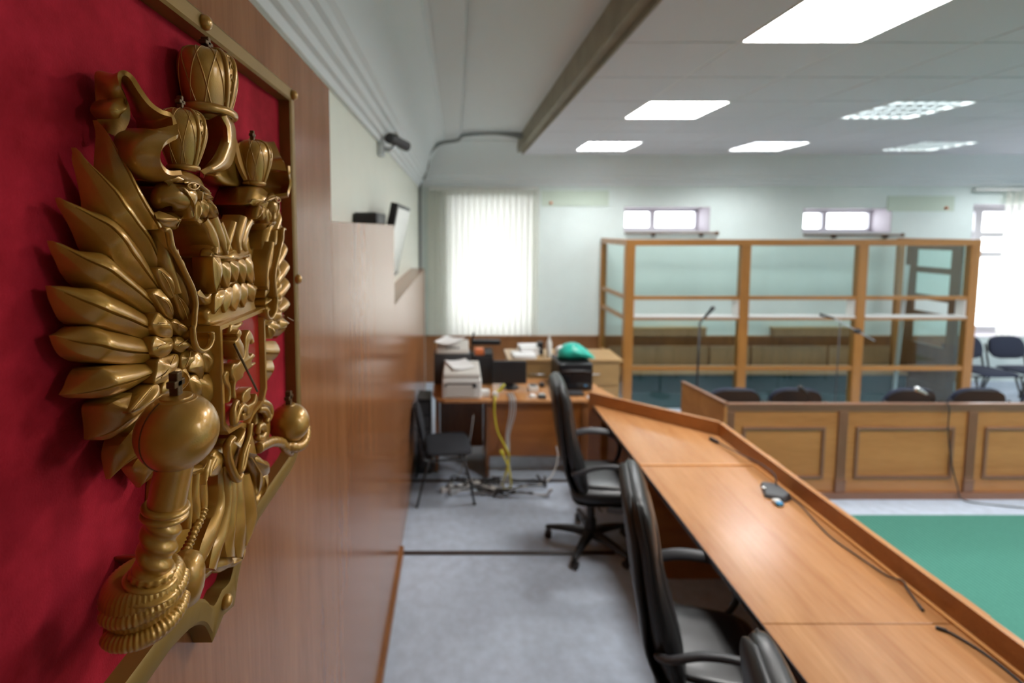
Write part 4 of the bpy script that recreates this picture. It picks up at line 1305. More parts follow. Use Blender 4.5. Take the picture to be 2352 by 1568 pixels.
def sheet(name, rails, th=.004, n=30, m=14, mirror=False, mat='gold'):
    """curved carved band through several traced rails of (x, y, height)"""
    R = [crom([tuple(E(*p)) for p in r], n) for r in rails]
    G = [crom([R[k][i] for k in range(len(R))], m) for i in range(n)]
    vs, fs = [Vector(p) for r in G for p in r], []
    nr = [Vector((0, 0, 0)) for _ in vs]
    for i in range(n - 1):
        for j in range(m - 1):
            f = (i * m + j, i * m + j + 1, (i + 1) * m + j + 1, (i + 1) * m + j)
            fs.append(f)
            nn = (vs[f[2]] - vs[f[0]]).cross(vs[f[3]] - vs[f[1]])
            for k in f:
                nr[k] += nn
    N = len(vs)
    top = [v + nr[i].normalized() * th / 2 for i, v in enumerate(vs)]
    bot = [v - nr[i].normalized() * th / 2 for i, v in enumerate(vs)]
    fa = fs + [tuple(N + k for k in f[::-1]) for f in fs]
    edge = [i * m for i in range(n)] + [(n - 1) * m + j for j in range(1, m)] + [i * m + m - 1 for i in range(n - 2, -1, -1)] + [j for j in range(m - 2, 0, -1)]
    for a, b in zip(edge, edge[1:] + edge[:1]):
        fa.append((a, b, N + b, N + a))
    o = obj(name, MB().add(top + bot, fa), mat, coa, smooth=60)
    if mirror:
        mirrored(o)
    return o

# --- wings: ground plate, ten flight feathers, coverts, rim
relief('wing_plate', [(262, 450), (330, 560), (378, 590), (385, 530), (395, 560), (425, 620), (447, 690), (446, 760), (455, 800), (480, 815), (492, 850), (488, 960), (420, 960), (355, 900), (300, 830), (250, 770), (240, 690), (250, 600)],
       .036, .003, .004, mirror=True)
F = [
 ([(216, 276), (232, 298), (253, 333), (274, 367), (299, 411), (329, 461), (358, 507), (377, 560), (384, 600)],
  [(216, 276), (233, 304), (241, 331), (249, 363), (260, 402), (272, 432), (291, 470), (310, 501), (335, 536), (352, 565), (372, 625)]),
 ([(167, 339), (180, 352), (197, 373), (220, 394), (239, 413), (268, 442), (291, 470), (310, 501), (335, 536), (352, 565), (372, 625)],
  [(167, 339), (174, 350), (180, 369), (197, 394), (220, 432), (237, 463), (247, 484), (262, 503), (281, 526), (310, 560), (332, 599), (362, 659)]),
 ([(130, 454), (151, 461), (174, 470), (205, 484), (228, 490), (248, 498), (262, 508), (281, 526), (310, 560), (332, 599), (362, 659)],
  [(130, 454), (145, 472), (170, 493), (197, 516), (224, 543), (250, 575), (266, 606), (292, 632), (332, 665), (354, 686)]),
 ([(112, 553), (140, 559), (170, 573), (196, 578), (223, 580), (243, 586), (266, 606), (292, 632), (332, 665), (354, 686)],
  [(112, 553), (133, 576), (160, 599), (189, 626), (219, 646), (252, 668), (292, 691), (325, 714), (351, 732)]),
 ([(108, 656), (146, 657), (179, 661), (203, 662), (223, 666), (252, 680), (292, 699), (325, 718), (351, 732)],
  [(108, 656), (130, 682), (156, 705), (186, 729), (213, 742), (252, 755), (292, 767), (329, 777), (351, 780)]),
 ([(116, 770), (153, 763), (193, 750), (213, 750), (246, 759), (292, 769), (329, 778), (351, 780)],
  [(116, 770), (146, 795), (179, 815), (213, 825), (246, 833), (286, 836), (325, 833), (351, 829)]),
 ([(138, 906), (170, 888), (206, 861), (242, 843), (279, 838), (325, 835), (351, 832)],
  [(138, 906), (179, 913), (219, 914), (259, 908), (296, 894), (325, 878), (354, 864)]),
 ([(196, 1009), (210, 988), (223, 965), (242, 934), (286, 911), (325, 889), (356, 870)],
  [(196, 1009), (246, 1009), (285, 987), (316, 962), (350, 930), (378, 902)]),
 ([(246, 1100), (252, 1070), (262, 1040), (293, 1000), (330, 960), (384, 910)],
  [(246, 1100), (269, 1082), (301, 1058), (326, 1045), (370, 1000), (412, 945)]),
 ([(316, 1119), (308, 1098), (303, 1075), (320, 1048), (350, 1010), (402, 950)],
  [(316, 1119), (336, 1106), (354, 1090), (382, 1050), (412, 1010), (442, 960)]),
]
for k, (U, L) in enumerate(F):
    feather('flight_feather', U, L, dr=.012, de=.046 if k < 8 else .042, ramp=.5)
COV = [
 (cD((200, 700), (320, 700), (400, 900), (430, 1060), (400, 1120), (300, 1000), (230, 850)), cD((250, 760), (340, 900), (410, 1080))),
 (cD((130, 1050), (240, 980), (330, 1100), (410, 1270), (410, 1410), (290, 1310), (200, 1180)), cD((240, 1110), (330, 1180), (400, 1330))),
 (cD((430, 1060), (485, 1050), (560, 1200), (630, 1370), (635, 1500), (540, 1380), (480, 1220)), cD((490, 1120), (560, 1260), (610, 1400))),
 (cE((298, 265), (340, 170), (392, 100), (480, 170), (560, 240), (578, 430), (430, 432), (345, 370)), cE((370, 245), (450, 245), (545, 290))),
 (cE((562, 240), (630, 185), (720, 260), (795, 340), (803, 430), (700, 425), (615, 345)), cE((640, 265), (700, 300), (770, 320))),
 (cE((298, 612), (345, 430), (450, 445), (572, 445), (578, 600), (500, 695), (390, 710)), cE((360, 590), (440, 540), (555, 500))),
 (cE((598, 560), (638, 433), (770, 442), (822, 530), (765, 612), (685, 645)), cE((640, 560), (710, 510), (785, 460))),
 (cE((330, 1055), (360, 900), (388, 738), (520, 690), (652, 665), (650, 830), (545, 1000), (425, 1060)), cE((415, 985), (500, 890), (600, 680))),
 (cE((705, 850), (698, 690), (820, 580), (862, 650), (838, 770), (742, 872)), cE((745, 830), (790, 730), (815, 610))),
 (cE((448, 1080), (560, 900), (690, 850), (695, 1000), (605, 1165), (530, 1205), (440, 1200)), cE((550, 1190), (630, 1050), (680, 890))),
 (cE((640, 1180), (700, 1000), (705, 880), (772, 862), (760, 1000), (700, 1180)), None),
 (cE((0, 1460), (140, 1260), (300, 1090), (400, 1080), (395, 1250), (200, 1400)), cE((20, 1440), (180, 1260), (290, 1120))),
]
for k, (pts, cr) in enumerate(COV):
    relief('covert_feather', pts, .060, .012, .003, .007, crease=cr, mirror=True)
for pts, w in ((cD((262, 190), (285, 420), (330, 640), (400, 850), (452, 1040)), .007), (cD((400, 440), (440, 620), (500, 850), (570, 1080), (640, 1330)), .0075), (cD((480, 600), (540, 780), (610, 1000), (665, 1260)), .006)):
    strand('shoulder_feather', pts, .060, .01, w, mirror=True, peak=.006, taper=(.8, 1, .5))
rim = cD((262, 165), (335, 172), (385, 400), (470, 560), (575, 780), (668, 980), (712, 1180), (700, 1340), (690, 1490)) + cE((835, 330), (848, 470), (890, 580), (965, 622), (1045, 580), (1095, 470), (1088, 372))
q = crom([tuple(E(x, y, .071)) for x, y in rim], 90)
o = obj('wing_rim', MB().tube(q, .0027, 10, flat=((1, 0, 0), 1.0, 1.5)), 'gold', coa, smooth=180)
mirrored(o)
# flat flank behind the rim
q2 = crom([tuple(E(x, y, .071)) for x, y in rim], 60)
vs = [p for p in q2] + [(PX + .005, p[1], p[2]) for p in q2]
vs += [(p[0], p[1] + .004, p[2]) for p in q2] + [(PX + .005, p[1] + .004, p[2]) for p in q2]
n = len(q2)
fs = [(i, i + 1, n + i + 1, n + i) for i in range(n - 1)] + [(2 * n + i, 3 * n + i, 3 * n + i + 1, 2 * n + i + 1) for i in range(n - 1)]
fs += [(i, 2 * n + i, 2 * n + i + 1, i + 1) for i in range(n - 1)] + [(n + i, n + i + 1, 3 * n + i + 1, 3 * n + i) for i in range(n - 1)]
fs += [(0, n, 3 * n, 2 * n), (n - 1, 3 * n - 1, 4 * n - 1, 2 * n - 1)]
o = obj('wing_flank', MB().add(vs, fs), 'gold', coa, smooth=60)
mirrored(o)
# thigh feathers under the curl of the rim
for pts in (cE((800, 870), (880, 660), (960, 650), (1000, 800), (975, 1030), (900, 925)), cE((985, 655), (1090, 560), (1112, 700), (1105, 920), (1030, 900), (1000, 780)),
            cE((915, 1040), (1030, 940), (1095, 950), (1115, 1150), (1110, 1330), (1010, 1260)), cE((800, 1010), (900, 940), (960, 1060), (950, 1250), (860, 1200))):
    relief('thigh_feather', pts, .052, .008, .003, .006, mirror=True, sharp=max(range(len(pts)), key=lambda i: pts[i][1]))

# --- body and breast
relief('breast', cD((900, 545), (950, 540), (1030, 520), (1190, 505), (1490, 475), (1502, 700), (1532, 900), (1588, 950), (1575, 1040), (1548, 1170), (1592, 1290), (1582, 1310), (975, 1490), (900, 1400), (880, 1300), (990, 1200), (960, 1205),
       (890, 1205), (830, 1130), (755, 1030), (800, 1035), (890, 1065), (945, 1010), (968, 850), (950, 640)), .058, .006, .006, per=4, sa=60)
SC = [cD((962, 560), (1010, 545), (1070, 560), (1092, 800), (1020, 1055), (985, 870)), cD((1085, 660), (1130, 610), (1200, 640), (1205, 850), (1172, 975), (1120, 850)),
      cD((1200, 620), (1255, 590), (1315, 620), (1315, 800), (1290, 893), (1232, 780)), cD((1312, 610), (1360, 570), (1412, 600), (1418, 800), (1402, 908), (1342, 780)),
      cD((1410, 590), (1450, 540), (1495, 560), (1512, 800), (1528, 928), (1442, 800)),
      cD((1000, 1060), (1060, 1000), (1130, 1005), (1095, 1200), (995, 1338), (988, 1240)), cD((1120, 1020), (1175, 960), (1235, 975), (1222, 1180), (1140, 1318), (1108, 1200)),
      cD((1230, 970), (1290, 900), (1352, 945), (1342, 1150), (1280, 1293), (1220, 1200)), cD((1350, 940), (1390, 900), (1432, 925), (1432, 1120), (1402, 1243), (1350, 1120)),
      cD((1430, 930), (1480, 890), (1532, 935), (1547, 1050), (1532, 1168), (1452, 1080))]
for k, p in enumerate(SC):
    relief('breast_feather', p, .062 + (.005 if k < 5 else .001), .040, .002, .005, sharp=max(range(len(p)), key=lambda i: p[i][1]))

relief('breast_yoke', cD((938, 470), (1030, 410), (1110, 470), (1190, 440), (1300, 400), (1480, 420), (1496, 560), (1450, 690), (1350, 660), (1255, 700), (1140, 670), (1050, 690), (965, 650)), .060, .045, .013, .003, per=4)
# --- shield with rider, horse and dragon
sy, sw = .708, .076
sh = [(sy - sw, 2.122), (sy + sw, 2.122), (sy + sw, 1.985), (sy + sw * .8, 1.967), (sy + .3 * sw, 1.962), (sy, 1.950), (sy - .3 * sw, 1.962), (sy - sw * .8, 1.967), (sy - sw, 1.985)]
shi = [(sy + (y - sy) * .90, 2.036 + (z - 2.036) * .91) for y, z in sh]
obj('shield_rim', frame_band(sh, shi, PX + .01, PX + .067, .002), 'gold', coa, smooth=35)
obj('shield_field', MB().prism([(sy + (y - sy) * .93, 2.036 + (z - 2.036) * .94) for y, z in sh], PX + .012, PX + .059, axis=0), 'red', coa, bevel=.004)
D1 = .074
relief('rider', cE((1405, 500), (1440, 470), (1455, 430), (1440, 390), (1470, 330), (1500, 340), (1508, 400), (1490, 440), (1500, 470), (1535, 540), (1548, 640), (1530, 720), (1480, 730), (1440, 600)), D1 + .006, .058, .003, .0, per=3, sa=50)
relief('cloak', cE((1365, 265), (1440, 270), (1520, 225), (1500, 290), (1430, 350), (1380, 430), (1345, 400)), D1 - .004, .058, .003, .0, per=3, mat='gold')
relief('horse', cE((1370, 870), (1400, 790), (1450, 790), (1510, 730), (1540, 690), (1555, 560), (1560, 440), (1600, 355), (1620, 340), (1660, 410), (1678, 500), (1650, 530), (1625, 480), (1600, 620), (1620, 690), (1660, 650), (1690, 690), (1655, 740),
       (1640, 790), (1690, 770), (1690, 800), (1640, 850), (1600, 880), (1540, 920), (1520, 990), (1450, 1040), (1425, 1120), (1440, 1260), (1405, 1250), (1400, 1120), (1410, 1030), (1380, 960)), D1, .058, .003, .0, per=3, sa=50)
relief('horse_tail', cE((1268, 960), (1300, 895), (1345, 890), (1360, 930), (1338, 970), (1350, 1050), (1395, 1150), (1375, 1250), (1330, 1325), (1345, 1220), (1335, 1130), (1290, 1060)), D1 - .004, .058, .003, .0, per=3, sa=50)
relief('dragon_wing', cE((1515, 1290), (1530, 1200), (1600, 1120), (1650, 1110), (1625, 1180), (1630, 1260), (1580, 1320), (1530, 1330)), D1, .058, .003, .0, per=3, sa=50)
relief('dragon', cE((1560, 1440), (1600, 1350), (1680, 1300), (1700, 1200), (1725, 1230), (1720, 1320), (1670, 1400), (1640, 1500), (1600, 1540), (1540, 1560), (1520, 1480)), D1 + .002, .058, .003, .0, per=3, sa=50)
obj('dragon_tail', MB().tube(crom([tuple(E(x, y, D1)) for x, y in cE((1560, 1470), (1545, 1400), (1500, 1370), (1450, 1440), (1420, 1530), (1400, 1600), (1385, 1500), (1390, 1400), (1430, 1310), (1460, 1350))], 40), [.0055] * 26 + [.0055 - .003 * k / 14 for k in range(14)], 8), 'gold', coa, smooth=180)
obj('lance', MB().tube([E(*cE((1400, 530))[0], D1 + .016), E(*cE((1712, 1165))[0], D1 + .010)], .0016, 8), 'dark_gold', coa, smooth=180)

# --- necks and heads
def head_side(mir):
    k = dict(mirror=mir)
    relief('neck', cD((740, 40), (890, -10), (960, 60), (1040, 280), (1110, 430), (1190, 500), (1020, 540), (930, 545), (960, 500), (950, 350), (880, 160)), .058, .004, .006, .0, per=4, sa=60, **k)
    strand('neck_feather', cD((820, 20), (920, 180), (985, 380), (960, 500)), .056, .03, .010, mirror=mir, peak=.006, taper=(.8, 1, .4))
    strand('neck_feather', cD((950, -20), (1010, 150), (1070, 330), (1100, 515)), .056, .03, .0105, mirror=mir, peak=.007, taper=(.8, 1, .15))
    strand('neck_feather', cD((1035, 60), (1100, 240), (1150, 380), (1190, 495)), .052, .03, .0075, mirror=mir, peak=.006, taper=(.8, 1, .15))
    relief('head', cB((270, 800), (360, 750), (450, 690), (560, 680), (690, 730), (745, 810), (800, 940), (835, 1045), (760, 1060), (720, 1200), (650, 1270), (605, 1160), (575, 1020), (500, 920), (390, 850)), .064, .006, .012, .010, per=4, **k)
    relief('brow', cB((480, 830), (560, 795), (650, 805), (740, 870), (805, 960), (730, 905), (650, 850), (560, 840)), .077, .06, .003, .003, per=4, **k)
    e = relief('eye', cB((525, 860), (580, 832), (650, 850), (660, 875), (620, 910), (560, 905)), .077, .06, .002, .001, per=4, **k)
    o = obj('pupil', MB().ball(E(*cB((598, 868))[0], .0775), .0042, 12, 8, sc=(.7, 1, 1)), 'gold', coa, smooth=180)
    mirrored(o)
    ring = crom_closed([tuple(E(x, y, .0785)) for x, y in cB((525, 862), (580, 830), (655, 852), (662, 876), (620, 912), (560, 906))], 6)
    o = obj('eyelid', MB().tube(ring + [ring[0]], .0013, 6), 'gold', coa, smooth=180)
    mirrored(o)
    # hooked upper beak: lofted body from the cheek over the dome down to the point
    sec = [((545, 1030), .0125, .066), ((480, 1005), .0165, .064), ((390, 985), .0180, .060), ((300, 985), .0172, .056), ((228, 1010), .0142, .052), ((190, 1060), .0100, .048), ((182, 1110), .0055, .045), ((192, 1150), .0014, .043)]
    pts = [(*E(*cB(c)[0], d), r) for c, r, d in sec]
    q = crom(pts, 26)
    rings = []
    for i in range(26):
        a, b = Vector(q[max(i - 1, 0)][:3]), Vector(q[min(i + 1, 25)][:3])
        t = (b - a).normalized()
        side = t.cross(Vector((1, 0, 0))).normalized()
        out = side.cross(t).normalized()
        r = max(.001, q[i][3])
        c = Vector(q[i][:3])
        rings.append([c + side * math.cos(2 * PI * j / 22) * r + out * math.sin(2 * PI * j / 22) * r * .95 for j in range(22)])
    o = obj('upper_beak', MB().loft(rings), 'gold', coa, smooth=180)
    if mir:
        mirrored(o)
    relief('cere', cB((470, 880), (520, 905), (580, 1010), (612, 1110), (630, 1230), (600, 1270), (575, 1200), (560, 1090), (510, 980)), .076, .02, .005, .004, per=4, **k)
    relief('lower_beak', cB((140, 1185), (240, 1235), (350, 1215), (440, 1170), (560, 1190), (500, 1280), (440, 1380), (420, 1400), (300, 1370), (190, 1280)), .060, .010, .008, .006, per=4, **k)
    for p in (cB((690, 1050), (730, 1020), (775, 1060), (785, 1180), (770, 1255), (715, 1190)), cB((780, 1060), (830, 1040), (870, 1120), (905, 1250), (845, 1215), (800, 1140)), cB((640, 1060), (690, 1060), (700, 1180), (680, 1280), (640, 1290), (625, 1180)),
              cB((700, 960), (760, 930), (830, 1000), (842, 1050), (770, 1040))):
        relief('head_feather', p, .072, .05, .004, .004, per=4, **k)
head_side(True)

# --- crowns
def crown(name, c, ry, rx, h, band, lat, prof):
    """bulbous crown: c = base centre, ry along the wall, rx out of the wall"""
    pr = crom(prof, 26)
    m = MB()
    rings = [[(c[0] + r * rx * math.sin(2 * PI * k / 40), c[1] + r * ry * math.cos(2 * PI * k / 40), c[2] + z * h) for k in range(40)] for r, z in pr]
    cr = obj(name, m.loft(rings), 'gold', coa, smooth=180)
    def on(a, s, lift=1.0):
        i = min(24, int(s * 25))
        w = s * 25 - i
        r = pr[i][0] * (1 - w) + pr[i + 1][0] * w
        z = pr[i][1] * (1 - w) + pr[i + 1][1] * w
        return (c[0] + r * lift * rx * math.sin(a), c[1] + r * lift * ry * math.cos(a), c[2] + z * h)
    if band:
        bp = []
        for k in range(41):
            a = 2 * PI * k / 40
            bp.append((c[0] + rx * .88 * math.sin(a), c[1] + ry * .88 * math.cos(a), c[2] + .02 * h))
        obj('band', MB().tube(bp, h * .055, 10, flat=((0, 0, 1), 1.0, 1.3)), 'gold', cr, smooth=180)
    for a0 in (PI / 2 - .10, PI / 2 + .34, PI / 2 + .12):
        if a0 == PI / 2 + .12:
            continue
        obj('arch', MB().tube([on(a0 + .55 * (s - .6) * (1 if a0 > PI / 2 else -1) * .6, s, 1.0) for s in [.03 + .95 * i / 22 for i in range(23)]], ry * .085, 8), 'gold', cr, smooth=180)
    for i in range(5):
        s0 = .14 + .15 * i
        obj('leaf', MB().tube([on(PI / 2 + .02, s0, 1.0), on(PI / 2 + .14, s0 + .06, 1.03), on(PI / 2 + .20, s0 - .02, 1.0)], ry * .035, 6), 'gold', cr, smooth=180)
    for sgn, base in ((1, 1), (-1, 1)):
        for k in range(lat):
            a1 = PI / 2 + .55 + k * .62 if sgn > 0 else PI / 2 + .85 + k * .62
            obj('lattice', MB().tube([on(a1 + sgn * .95 * (s - .5), s, 1.0) for s in [.05 + .85 * i / 18 for i in range(19)]], ry * .022, 5), 'gold', cr, smooth=180)
            a2 = PI - a1
            obj('lattice', MB().tube([on(a2 - sgn * .95 * (s - .5), s, 1.0) for s in [.05 + .85 * i / 18 for i in range(19)]], ry * .022, 5), 'gold', cr, smooth=180)
    t = h * .06
    z = c[2] + h
    w = ry * .16
    x = c[0]
    m = MB().box(x - w * .9, x + w * .5, c[1] - w * .5, c[1] + w * .5, z - .004, z + h * .24).box(x - w * .9, x + w * .5, c[1] - w * 1.3, c[1] + w * 1.3, z + h * .10, z + h * .17)
    obj('cross', m, 'dark_gold', cr, bevel=.0012)
    return cr
bc = (PX + .036, .687, 2.409)
crown('great_crown', bc, .048, .034, .084, True, 3, [(.76, 0.0), (.76, .02), (.82, .12), (.93, .32), (1.0, .52), (1.02, .68), (.97, .83), (.82, .94), (.50, .99), (.12, 1.0)])
nc = (PX + .052, .588, 2.321)
c1 = crown('crown', nc, .030, .026, .070, False, 3, [(.50, -.02), (.54, .03), (.70, .18), (.90, .42), (1.0, .62), (.98, .78), (.82, .92), (.48, .99), (.12, 1.0)])
obj('neck_band', MB().tube([(nc[0] + .015 * math.sin(2 * PI * k / 30), nc[1] + .017 * math.cos(2 * PI * k / 30), nc[2] + .002) for k in range(31)], .0032, 8), 'gold', c1, smooth=180)
mirrored(c1)

# --- ribbons
k = dict(mirror=True)
fr = cA((1345, 1480), (1335, 1330), (1290, 1235), (1150, 1185), (1000, 1080), (860, 900), (745, 720), (640, 645), (575, 690), (590, 830), (660, 980), (705, 1130), (690, 1330), (560, 1560))
dz = [.082, .080, .076, .072, .066, .060, .054, .050, .046, .044, .042, .040, .036, .030]
mid = cA((1120, 1500), (1090, 1390), (1020, 1290), (930, 1225), (840, 1120), (745, 950), (640, 780), (540, 700), (450, 720), (430, 860), (500, 1020), (520, 1160), (500, 1300), (430, 1490))
bk = cA((850, 1500), (845, 1400), (830, 1310), (790, 1240), (730, 1120), (660, 960), (560, 800), (420, 690), (270, 655), (262, 800), (255, 1000), (255, 1200), (275, 1330), (340, 1430))
sheet('ribbon', [[(x, y, d) for (x, y), d in zip(fr, dz)], [(x, y, d * .62 + .006) for (x, y), d in zip(mid, dz)], [(x, y, d * .25 + .006) for (x, y), d in zip(bk, dz)]], th=.005, n=60, m=12, **k)
obj_r = relief('ribbon_curl', cA((660, 980), (700, 1080), (705, 1160), (650, 1195), (620, 1220), (605, 1290), (540, 1240), (500, 1150), (540, 1060), (610, 1020)), .044, .02, .006, .004, per=4, **k)
f2 = cC((1665, 130), (1668, 265), (1600, 310), (1520, 360), (1465, 450), (1452, 560), (1490, 650), (1570, 715), (1710, 712))
m2 = cC((1350, 205), (1340, 225), (1230, 300), (1150, 380), (1110, 480), (1150, 620), (1250, 730), (1400, 790), (1560, 770))
b2 = cC((1050, 205), (1000, 225), (950, 260), (925, 330), (915, 430), (930, 540), (1020, 650), (1160, 750), (1380, 790))
d2 = [.086, .086, .084, .082, .080, .078, .078, .080, .084]
sheet('ribbon', [[(x, y, d) for (x, y), d in zip(f2, d2)], [(x, y, d - .022) for (x, y), d in zip(m2, d2)], [(x, y, .030) for (x, y), d in zip(b2, d2)]], th=.005, n=44, m=14, **k)
# centre drape under the great crown
f3 = cB((905, 20), (950, 150), (952, 300), (905, 440), (840, 560), (702, 712))
r3 = cB((1010, 40), (1075, 180), (1085, 400), (1060, 530), (985, 650), (702, 716))
m3 = [((a[0] + b[0]) / 2, (a[1] + b[1]) / 2) for a, b in zip(f3, r3)]
sheet('drape', [[(x, y, .058) for x, y in f3], [(x, y, .066) for x, y in m3], [(x, y, .056) for x, y in r3]], th=.006, n=30, m=9)
i3 = cB((640, 20), (655, 150), (660, 300), (665, 450), (670, 590), (690, 708))
sheet('drape', [[(x, y, .058) for x, y in f3], [(x, y, .030) for x, y in [((a[0] * .45 + b[0] * .55), (a[1] + b[1]) / 2 + 12) for a, b in zip(f3, i3)]], [(x, y, .012) for x, y in i3]], th=.005, n=30, m=9)
r4 = cB((1085, 440), (1110, 560), (1160, 690), (1220, 805))
i4 = cB((1090, 300), (1125, 420), (1170, 600), (1225, 790))
sheet('drape', [[(x, y, .054) for x, y in r4], [(x, y, .050) for x, y in i4]], th=.005, n=20, m=6)
relief('drape_back', cB((1075, 480), (1130, 600), (1215, 800), (1240, 880), (1000, 860), (870, 740), (990, 650)), .034, .006, .004, per=4)
relief('crown_stem', cB((640, 0), (1000, 0), (1040, 120), (1075, 300), (1000, 560), (760, 640), (680, 560), (650, 300)), .014, .006, .004, per=4)

# --- sceptre with big knob, held by the near claw
sc_top = E(400, 1075, .108)
sc_bot = E(343, 1345, .085)
knob = E(408, 990, .110)
kr = 90 * knob.y / FPX
def knob_fn(prof, c, seg, nm, par, mat='gold', fn=None, sa=180):
    return obj(nm, MB().lathe(prof, c, seg, fn=fn), mat, par, smooth=sa)
kp = [(kr * 1.0 * math.sin(PI * i / 22), -kr * 1.0 * math.cos(PI * i / 22)) for i in range(1, 22)]
kb = knob_fn(kp, knob, 48, 'sceptre_knob', coa)
obj('knob_cap', MB().lathe([(kr * .52, kr * .80), (kr * .50, kr * .875), (kr * .43, kr * .90), (kr * .40, kr * .885), (kr * .38, kr * .95), (kr * .1, kr * .99)], knob, 36), 'gold', kb, smooth=50)
seam = [(knob.x + kr * 1.001 * math.sin(PI * i / 20) * math.cos(-2.0), knob.y + kr * 1.001 * math.sin(PI * i / 20) * math.sin(-2.0), knob.z - kr * 1.001 * math.cos(PI * i / 20)) for i in range(3, 18)]
obj('seam', MB().tube(seam, .0007, 5), 'dark_gold', kb, smooth=180)
cz = knob.z + kr * .93
cw = .0046
o = obj('cross', MB().box(knob.x - .0045, knob.x + .0045, knob.y - cw * .9, knob.y + cw * .9, cz, cz + .024).box(knob.x - .0045, knob.x + .0045, knob.y - cw * 1.9, knob.y + cw * 1.9, cz + .010, cz + .0165), 'dark_gold', kb, bevel=.001)
ax = (sc_bot - sc_top).normalized()
e1 = ax.cross(Vector((1, 0, 0))).normalized()
e2 = ax.cross(e1).normalized()
Ls = (sc_bot - sc_top).length
def along(s0, s1, fn, n=24, seg=40):
    rings = []
    for i in range(n):
        s = s0 + (s1 - s0) * i / (n - 1)
        c = sc_top + ax * Ls * s
        rings.append([c + (e1 * math.cos(2 * PI * k / seg) + e2 * math.sin(2 * PI * k / seg)) * fn(s, 2 * PI * k / seg) for k in range(seg)])
    return MB().loft(rings)
shaft = obj('sceptre_shaft', along(-.05, .32, lambda s, a: .0168, 6), 'gold', coa, smooth=60)
obj('ring', along(.30, .42, lambda s, a: .0172 + .0042 * (abs(math.sin((s - .30) / .12 * 2 * PI)) ** .6) , 26), 'gold', shaft, smooth=180)
obj('twist', along(.415, .86, lambda s, a: .0164 + .0018 * math.sin(2 * a + (s - .4) * 42) - .0010 * (s - .4), 60, 48), 'gold', shaft, smooth=180)
obj('ring', along(.855, .91, lambda s, a: .0180 + .0016 * abs(math.cos(a * 8)) + .001 * math.sin((s - .855) / .055 * PI), 10, 64), 'gold', shaft, smooth=180)
obj('flange', along(.905, 1.06, lambda s, a: .0205 + .0085 * min(1, (s - .905) / .13) + .0022 * math.sin((s - .905) * 85), 24), 'gold', shaft, smooth=180)
# clenched claw: rippled, two thick finger rolls and a knuckle
fc = E(333, 1384, .076)
fr_ = .0315
def fist(z, a):
    return 1 + .022 * math.sin(46 * a + 6 * math.sin(z * 160)) + .03 * math.sin(z * 330 + 1.2)
claw = obj('claw', MB().lathe([(fr_ * w, zz) for w, zz in [(.50, -.027), (.82, -.026), (.98, -.021), (1.03, -.014), (.97, -.004), (1.0, -.001), (1.06, .008), (1.10, .018), (1.06, .026), (.98, .031), (.86, .033), (.72, .0325), (.45, .032)]], fc, 150, sx=1.0, sy=1.08,
                              fn=lambda r, z, a: r * (fist(z, a) if r > fr_ * .7 and z < .033 else 1)), 'gold', coa, smooth=70)
for dz_, rr in ((.014, .0086), (-.009, .0080)):
    pth = []
    for i in range(260):
        a = -2.3 + 3.0 * i / 259
        pth.append((fc.x + fr_ * .95 * math.cos(a), fc.y + fr_ * 1.03 * math.sin(a), fc.z + dz_ + .003 * math.sin(a)))
    obj('finger', MB().tube(pth, [rr * (1 + .035 * math.sin(i * .6) + .03 * math.sin(i * .37) * math.sin(i * .11)) * min(1, .45 + i / 24, .35 + (259 - i) / 22) for i in range(260)], 14), 'gold', claw, smooth=80)
kn = E(425, 1325, .082)
random.seed(5)
obj('knuckle', MB().lathe([(r, z) for r, z in [(.006, -.032), (.016, -.026), (.021, -.012), (.022, .004), (.019, .018), (.010, .026)]], kn, 40, sx=.9, fn=lambda r, z, a: r * (1 + .07 * math.sin(11 * a + z * 500) * math.cos(z * 420))), 'gold', claw, smooth=80)
relief('forearm', cH((560, 780), (700, 760), (790, 840), (760, 1000), (740, 1110), (690, 1140), (700, 950), (620, 860)), .060, .005, .010, .004, per=4)
rope = [tuple(E(x, y, .056)) for x, y in cH((885, 385), (850, 480), (800, 580), (760, 680), (705, 775))]
rq = crom(rope, 60)
obj('rope', MB().tube(rq, [.0052 * (1 + .18 * math.sin(i * 1.25)) for i in range(60)], 10), 'gold', coa, smooth=80)
relief('leg_block', cH((610, 570), (730, 545), (850, 500), (890, 380), (995, 320), (900, 600), (780, 700), (700, 790), (590, 760)), .026, .005, .003, per=3, sa=50)
for pts in (cH((745, 100), (735, 260), (745, 400), (735, 545)), cH((810, 95), (800, 260), (812, 400), (795, 530)), cH((860, 100), (868, 230), (872, 350), (850, 450))):
    strand('leg_feather', pts, .050, .006, .0078, peak=.007, taper=(.8, 1, .5))
relief('leg_hem', cH((735, 80), (830, 50), (900, 10), (960, -60), (905, 60), (880, 120), (800, 110)), .056, .02, .005, .003, per=4)
for pts in (cG((640, 650), (740, 600), (780, 620), (760, 800), (700, 960), (560, 980), (530, 960), (590, 780)),):
    relief('leg_drape', pts, .058, .008, .006, .005, per=4)
strand('leg_feather', cG((560, 760), (520, 920), (470, 1080)), .058, .02, .006, peak=.005, taper=(.9, 1, .1))
strand('leg_feather', cG((620, 740), (570, 860), (535, 965)), .060, .02, .006, peak=.005, taper=(.9, 1, .4))

